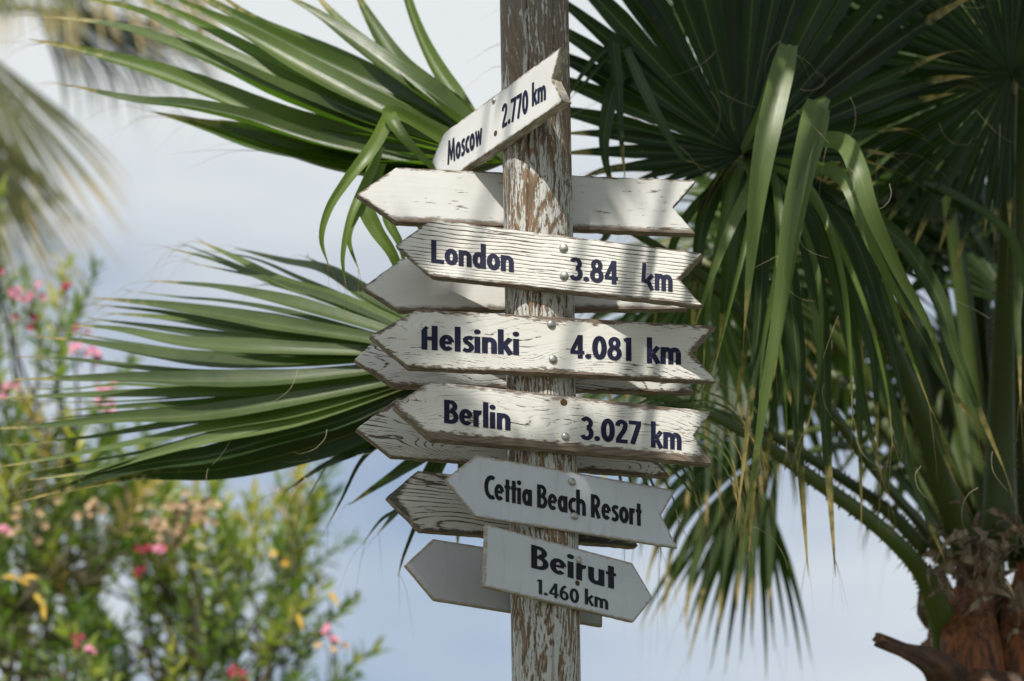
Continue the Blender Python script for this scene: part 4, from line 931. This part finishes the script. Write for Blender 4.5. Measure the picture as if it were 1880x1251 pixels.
# ------------------------------------------------------------------ blurred palm at the left
LP = empty('palm_tree', 'blurred fan palm at the upper left edge, farther back, with ragged hanging fronds', 'palm tree', tuple(at(-240, 300, 6.6).xy) + (0,))
lo = np.array(LP.location); ltop = pp(-240, 160, 6.6)
build_trunk(LP, lo, ltop, .17, 0)
for h, A, Nn, Rr, ns, spr, dr, st, mt in [((60, -20, 6.0), (.8, -.1, .02), (0, -.6, 1), .85, 40, 140, 1.5, .25, M_LEAF_OLIVE), ((120, 20, 6.2), (.8, 0, -.35), (0, -.9, 1), .66, 30, 70, .7, .3, M_LEAF), ((60, 10, 6.3), (.8, 0, -.5), (0, -.9, .8), .62, 34, 90, 1.3, .3, M_LEAF),
                                          ((-70, 60, 5.8), (.16, -.1, -.95), (.2, -1, .3), .95, 36, 85, .3, .5, M_LEAF_OLIVE), ((-100, 150, 5.7), (.12, 0, -.95), (.2, -1, .2), .95, 36, 80, .3, .5, M_LEAF_OLIVE), ((-20, -90, 5.9), (.5, -.1, -.2), (0, -1, .5), .55, 30, 170, 1.3, .3, M_LEAF_OLIVE), ((60, -140, 6.4), (.6, .1, .1), (0, -.5, 1), .6, 34, 160, 1.2, .3, M_LEAF),
                                          ((-300, -100, 7), (-.3, .3, .8), (0, -.5, 1), .9, 40, 300, .5, .4, M_LEAF), ((-450, 100, 6.4), (-.9, 0, .2), (0, -.5, 1), .9, 40, 260, .6, .4, M_LEAF), ((-280, 150, 7.4), (0, .9, .2), (0, -.2, 1), .9, 40, 260, .6, .4, M_LEAF)]:
    hp = pp(*h); fan(LP, lo, hp, A, Nn, Rr, ns, spr, droop=dr, start=st, pet=[ltop, (ltop + hp) / 2 + np.array([0, 0, .12]), hp], pw=(.026, .012), cup=.08, fold=.4, threads=1, split=.5, mat=mt, tintr=(.4, 1.0))

# ------------------------------------------------------------------ oleander bush
def ole_mat():
    m, t, b, out = newmat('oleander_leaf')
    tint = N(t, 'ShaderNodeAttribute', attribute_name='tint').outputs['Fac']
    c = ramp(t, [(0.0, (.030, .070, .014)), (.45, (.13, .20, .035)), (.7, (.30, .31, .065)), (.85, (.46, .37, .07)), (1.0, (.36, .24, .12))], tint)
    t.links.new(c, b.inputs['Base Color']); b.inputs['Roughness'].default_value = .38; b.inputs['Specular IOR Level'].default_value = .5
    tr = N(t, 'ShaderNodeBsdfTranslucent'); t.links.new(mixc(t, 1.0, c, (1.7, 2.2, .8), 'MULTIPLY'), tr.inputs[0])
    ms = N(t, 'ShaderNodeMixShader'); ms.inputs[0].default_value = .3; t.links.new(b.outputs[0], ms.inputs[1]); t.links.new(tr.outputs[0], ms.inputs[2]); t.links.new(ms.outputs[0], out.inputs[0])
    return m
M_OLE = ole_mat(); M_STEM = plain_mat('oleander_stem', (.16, .13, .085), .8, scale=40, col2=(.07, .07, .03))
M_PINK = plain_mat('pink_petal', (.72, .30, .40), .5, scale=60, col2=(.60, .20, .30)); M_RED = plain_mat('dark_pink_petal', (.36, .035, .06), .55, scale=60)
M_DRYF = plain_mat('dried_flower', (.60, .46, .27), .8, scale=50, col2=(.30, .17, .09)); M_YEL = plain_mat('yellow_leaf', (.62, .40, .05), .6, scale=30)
OB = empty('oleander_bush', 'tall blurred oleander bush with pink flowers filling the lower left', 'bush', (-1.35, 3.7, 0))
ob = np.array(OB.location)
def leaf_geo(mb, p, d, L, w, tint, side=None):
    d = unit(d); S = unit(np.cross(d, side if side is not None else np.array([R.uniform(-1, 1), R.uniform(-1, 1), R.uniform(-.3, .3)]))); Nn = np.cross(S, d)
    q = lambda t, s, h: p + d * L * t + S * s * w + Nn * (h * w) - np.array([0, 0, L * .18 * t * t])
    V = [q(0, 0, 0), q(.3, -.5, .25), q(.35, 0, 0), q(.3, .5, .25), q(.7, -.38, .2), q(.72, 0, 0), q(.7, .38, .2), q(1, 0, 0)]
    mb.add(V, [(0, 2, 1), (0, 3, 2), (1, 2, 5, 4), (2, 3, 6, 5), (4, 5, 7), (5, 6, 7)], [(.5, .5)] * 8, tint)
sprigs = []
for k in range(9):
    mb = MB(); base = (.15, .35, .5, .25, .42, .6, .68, .8, .97)[k]; n = R.randint(7, 10); L = .24
    bend = np.array([R.uniform(-.05, .05), R.uniform(-.05, .05), 0])
    P = [np.array([0, 0, 0.]), bend * .4 + np.array([0, 0, L * .5]), bend + np.array([0, 0, L])]
    tube(mb, P, lambda t: .0035 * (1.2 - t), ns=5, n=6, cap=False, m=1)
    for i in range(n):
        t = .12 + .88 * i / (n - 1); p = np.array([0, 0, L * t]) + bend * t * t; a0 = i * 1.05
        for j in range(3):
            a = a0 + j * 2.094 + R.uniform(-.3, .3); up = .5 + 1.1 * t + R.uniform(-.35, .35); d = np.array([math.cos(a), math.sin(a), up])
            leaf_geo(mb, p, d, R.uniform(.06, .105) * (1.1 - .3 * t), R.uniform(.013, .019), min(1, max(0, base + R.uniform(-.14, .14))), side=np.array([-math.sin(a), math.cos(a), 0.01]) * 0 + np.array([0, 0, 1.0]))
    me = mb.build('leafy_twig', [M_OLE, M_STEM], OB); sprigs.append(me.data); bpy.data.objects.remove(me)
poly = [(-60, 500), (90, 520), (150, 560), (215, 640), (205, 720), (240, 770), (215, 850), (250, 900), (330, 880), (385, 930), (385, 1030), (420, 1000), (480, 1010), (530, 965), (575, 1000), (560, 1065), (500, 1110), (520, 1160), (585, 1185), (560, 1240), (560, 1330), (-60, 1330)]
holes = [(285, 985, 34), (200, 950, 28), (100, 600, 26), (160, 1110, 20), (330, 1090, 26), (470, 1085, 22), (240, 1120, 22), (120, 790, 26), (60, 660, 20), (520, 1150, 26), (330, 860, 30), (400, 960, 30), (180, 800, 24), (250, 1180, 22), (420, 1170, 26), (190, 905, 24)]
def inside(u, v):
    c = False
    for i in range(len(poly)):
        (x1, y1), (x2, y2) = poly[i], poly[i - 1]
        if (y1 > v) != (y2 > v) and u < (x2 - x1) * (v - y1) / (y2 - y1) + x1: c = not c
    return c
spots = []
while len(spots) < 225:
    u = R.uniform(-60, 640); v = R.uniform(480, 1330)
    if not inside(u, v) or not inside(u, v - 26): continue
    if any((u - a) ** 2 + (v - b) ** 2 < r * r for a, b, r in holes): continue
    if v < 880 and R.random() < .68: continue
    spots.append((u, v, R.uniform(3.5, 4.7)))
for u, v, Y in [(15, 1320, 3.5), (130, 1340, 3.3), (230, 1320, 3.4), (330, 1330, 3.4), (420, 1330, 3.6)]: spots.append((u, v, Y))
nodes = []
for k in range(26):
    u, v, Y = R.choice(spots); nodes.append(pp(u - 20, min(1330, v + 110), Y))
nodes.sort(key=lambda p: p[2])
brs = []
for nd in nodes:
    mb = MB(); rt = ob + np.array([R.uniform(-.25, .25), R.uniform(-.2, .2), 0]); m1 = rt + (nd - rt) * .5 + np.array([R.uniform(-.2, .05), R.uniform(-.1, .1), .5])
    tube(mb, [rt, m1, nd], lambda t: .022 * (1.1 - .85 * t), ns=7, n=16); brs.append([nd, mb])
twigs = []
for u, v, Y in spots:
    p = pp(u, v, Y); i = min(range(len(nodes)), key=lambda q: np.linalg.norm(nodes[q] - p) + (0.5 if nodes[q][2] > p[2] else 0))
    nd, mb = brs[i]; mid = (nd + p) / 2 + np.array([R.uniform(-.04, .04), R.uniform(-.04, .04), -.04])
    tube(mb, [nd, mid, p], lambda t: .0065 * (1.1 - .6 * t), ns=5, n=6, cap=False); d = unit(p - mid)
    yl = 1.0 if (380 < u < 560 and 1000 < v < 1180) else 0.0
    twigs.append((p, d, yl, u, v))
for nd, mb in brs: mb.build('branch', M_STEM, OB, origin=ob)
for p, d, yl, u, v in twigs:
    w = [2, 4, 5, 3, 5, 4, 3, 1.6, 1.6]
    if yl: w = [.5, 1, 2, 1, 2, 4, 5, 3, .6]
    if u < 260 and v < 900: w = [2, 3, 3, 2, 3, 2, 2, 1, 1.6]
    me = R.choices(sprigs, w)[0]; o = bpy.data.objects.new('leafy_twig', me); COL.objects.link(o); o.parent = OB
    dd = Vector(unit(d * .7 + np.array([R.uniform(-.5, .5), R.uniform(-.6, .3), .55]))); q = dd.to_track_quat('Z', 'Y'); q = q @ Matrix.Rotation(R.uniform(0, 6.28), 4, 'Z').to_quaternion()
    o.rotation_mode = 'QUATERNION'; o.rotation_quaternion = q; o.location = Vector(p - ob); s = R.uniform(.8, 1.2); o.scale = (s, s, s)
def flower(cu, cv, Y, r, mat, n, label=None, name='flower_cluster', rad=.035):
    mb = MB(); c = pp(cu, cv, Y)
    for k in range(n):
        p = c + np.array([R.gauss(0, r), R.gauss(0, r), R.gauss(0, r * .8)]); ax = unit(np.array([R.uniform(-1, 1), -1.2, R.uniform(-.3, 1)])); S = unit(np.cross(ax, (0, 0.1, 1))); Q = np.cross(S, ax)
        tube(mb, [c - np.array([0, 0, .05]), (c + p) / 2, p], .0015, ns=4, n=5, cap=False, m=1)
        for j in range(5):
            a = j * 1.2566 + R.uniform(-.2, .2); d = S * math.cos(a) + Q * math.sin(a) + ax * .35
            leaf_geo(mb, p, d, rad * R.uniform(.7, 1), rad * .75, .5, side=ax)
    o = mb.build(name, [mat, M_STEM], OB, origin=ob)
    if label: o['label'] = label
for a in [(22, 535, 3.1, .012, M_PINK, 3), (58, 545, 3.1, .018, M_PINK, 5), (46, 572, 3.1, .02, M_RED, 4), (122, 532, 3.1, .012, M_RED, 3), (148, 640, 3.1, .016, M_PINK, 4), (170, 662, 3.1, .02, M_PINK, 5), (148, 606, 3.1, .010, M_RED, 2), (190, 715, 3.1, .022, M_PINK, 4), (196, 745, 3.1, .016, M_PINK, 3),
          (12, 716, 3.1, .016, M_PINK, 4), (-4, 505, 3.1, .012, M_RED, 3), (290, 1006, 3.0, .008, M_PINK, 3), (270, 1012, 3.0, .014, M_RED, 4), (256, 1044, 3.0, .012, M_RED, 3), (160, 1200, 3.0, .010, M_PINK, 2), (437, 1240, 3.0, .014, M_RED, 4), (614, 1166, 3.0, .016, M_PINK, 3), (145, 1175, 3.0, .012, M_RED, 3), (4, 980, 3.1, .01, M_PINK, 2), (612, 1192, 3.0, .016, M_DRYF, 5)]:
    flower(*a, rad=.017)
for a in [(350, 925, 3.1, .032, M_DRYF, 16), (318, 968, 3.1, .03, M_DRYF, 12), (372, 945, 3.1, .02, M_DRYF, 8), (48, 955, 3.1, .03, M_DRYF, 8), (515, 1028, 3.0, .01, M_YEL, 3), (300, 960, 3.2, .03, M_DRYF, 9), (170, 940, 3.2, .03, M_DRYF, 8)]:
    flower(*a, name='dried_flower_head', rad=.018)
for u, v, a in [(603, 1085, -.9), (545, 1125, -1.2), (40, 1060, .1), (55, 1075, 2.5), (62, 1090, -.8), (78, 1105, -1.4), (34, 1062, 2.9)]:
    mb = MB(); p = pp(u, v, 3.05); leaf_geo(mb, p, np.array([math.cos(a), -.1, math.sin(a)]), .045, .014, .85, side=np.array([0, -1, .2])); mb.build('yellow_leaf', M_YEL, OB, origin=ob)
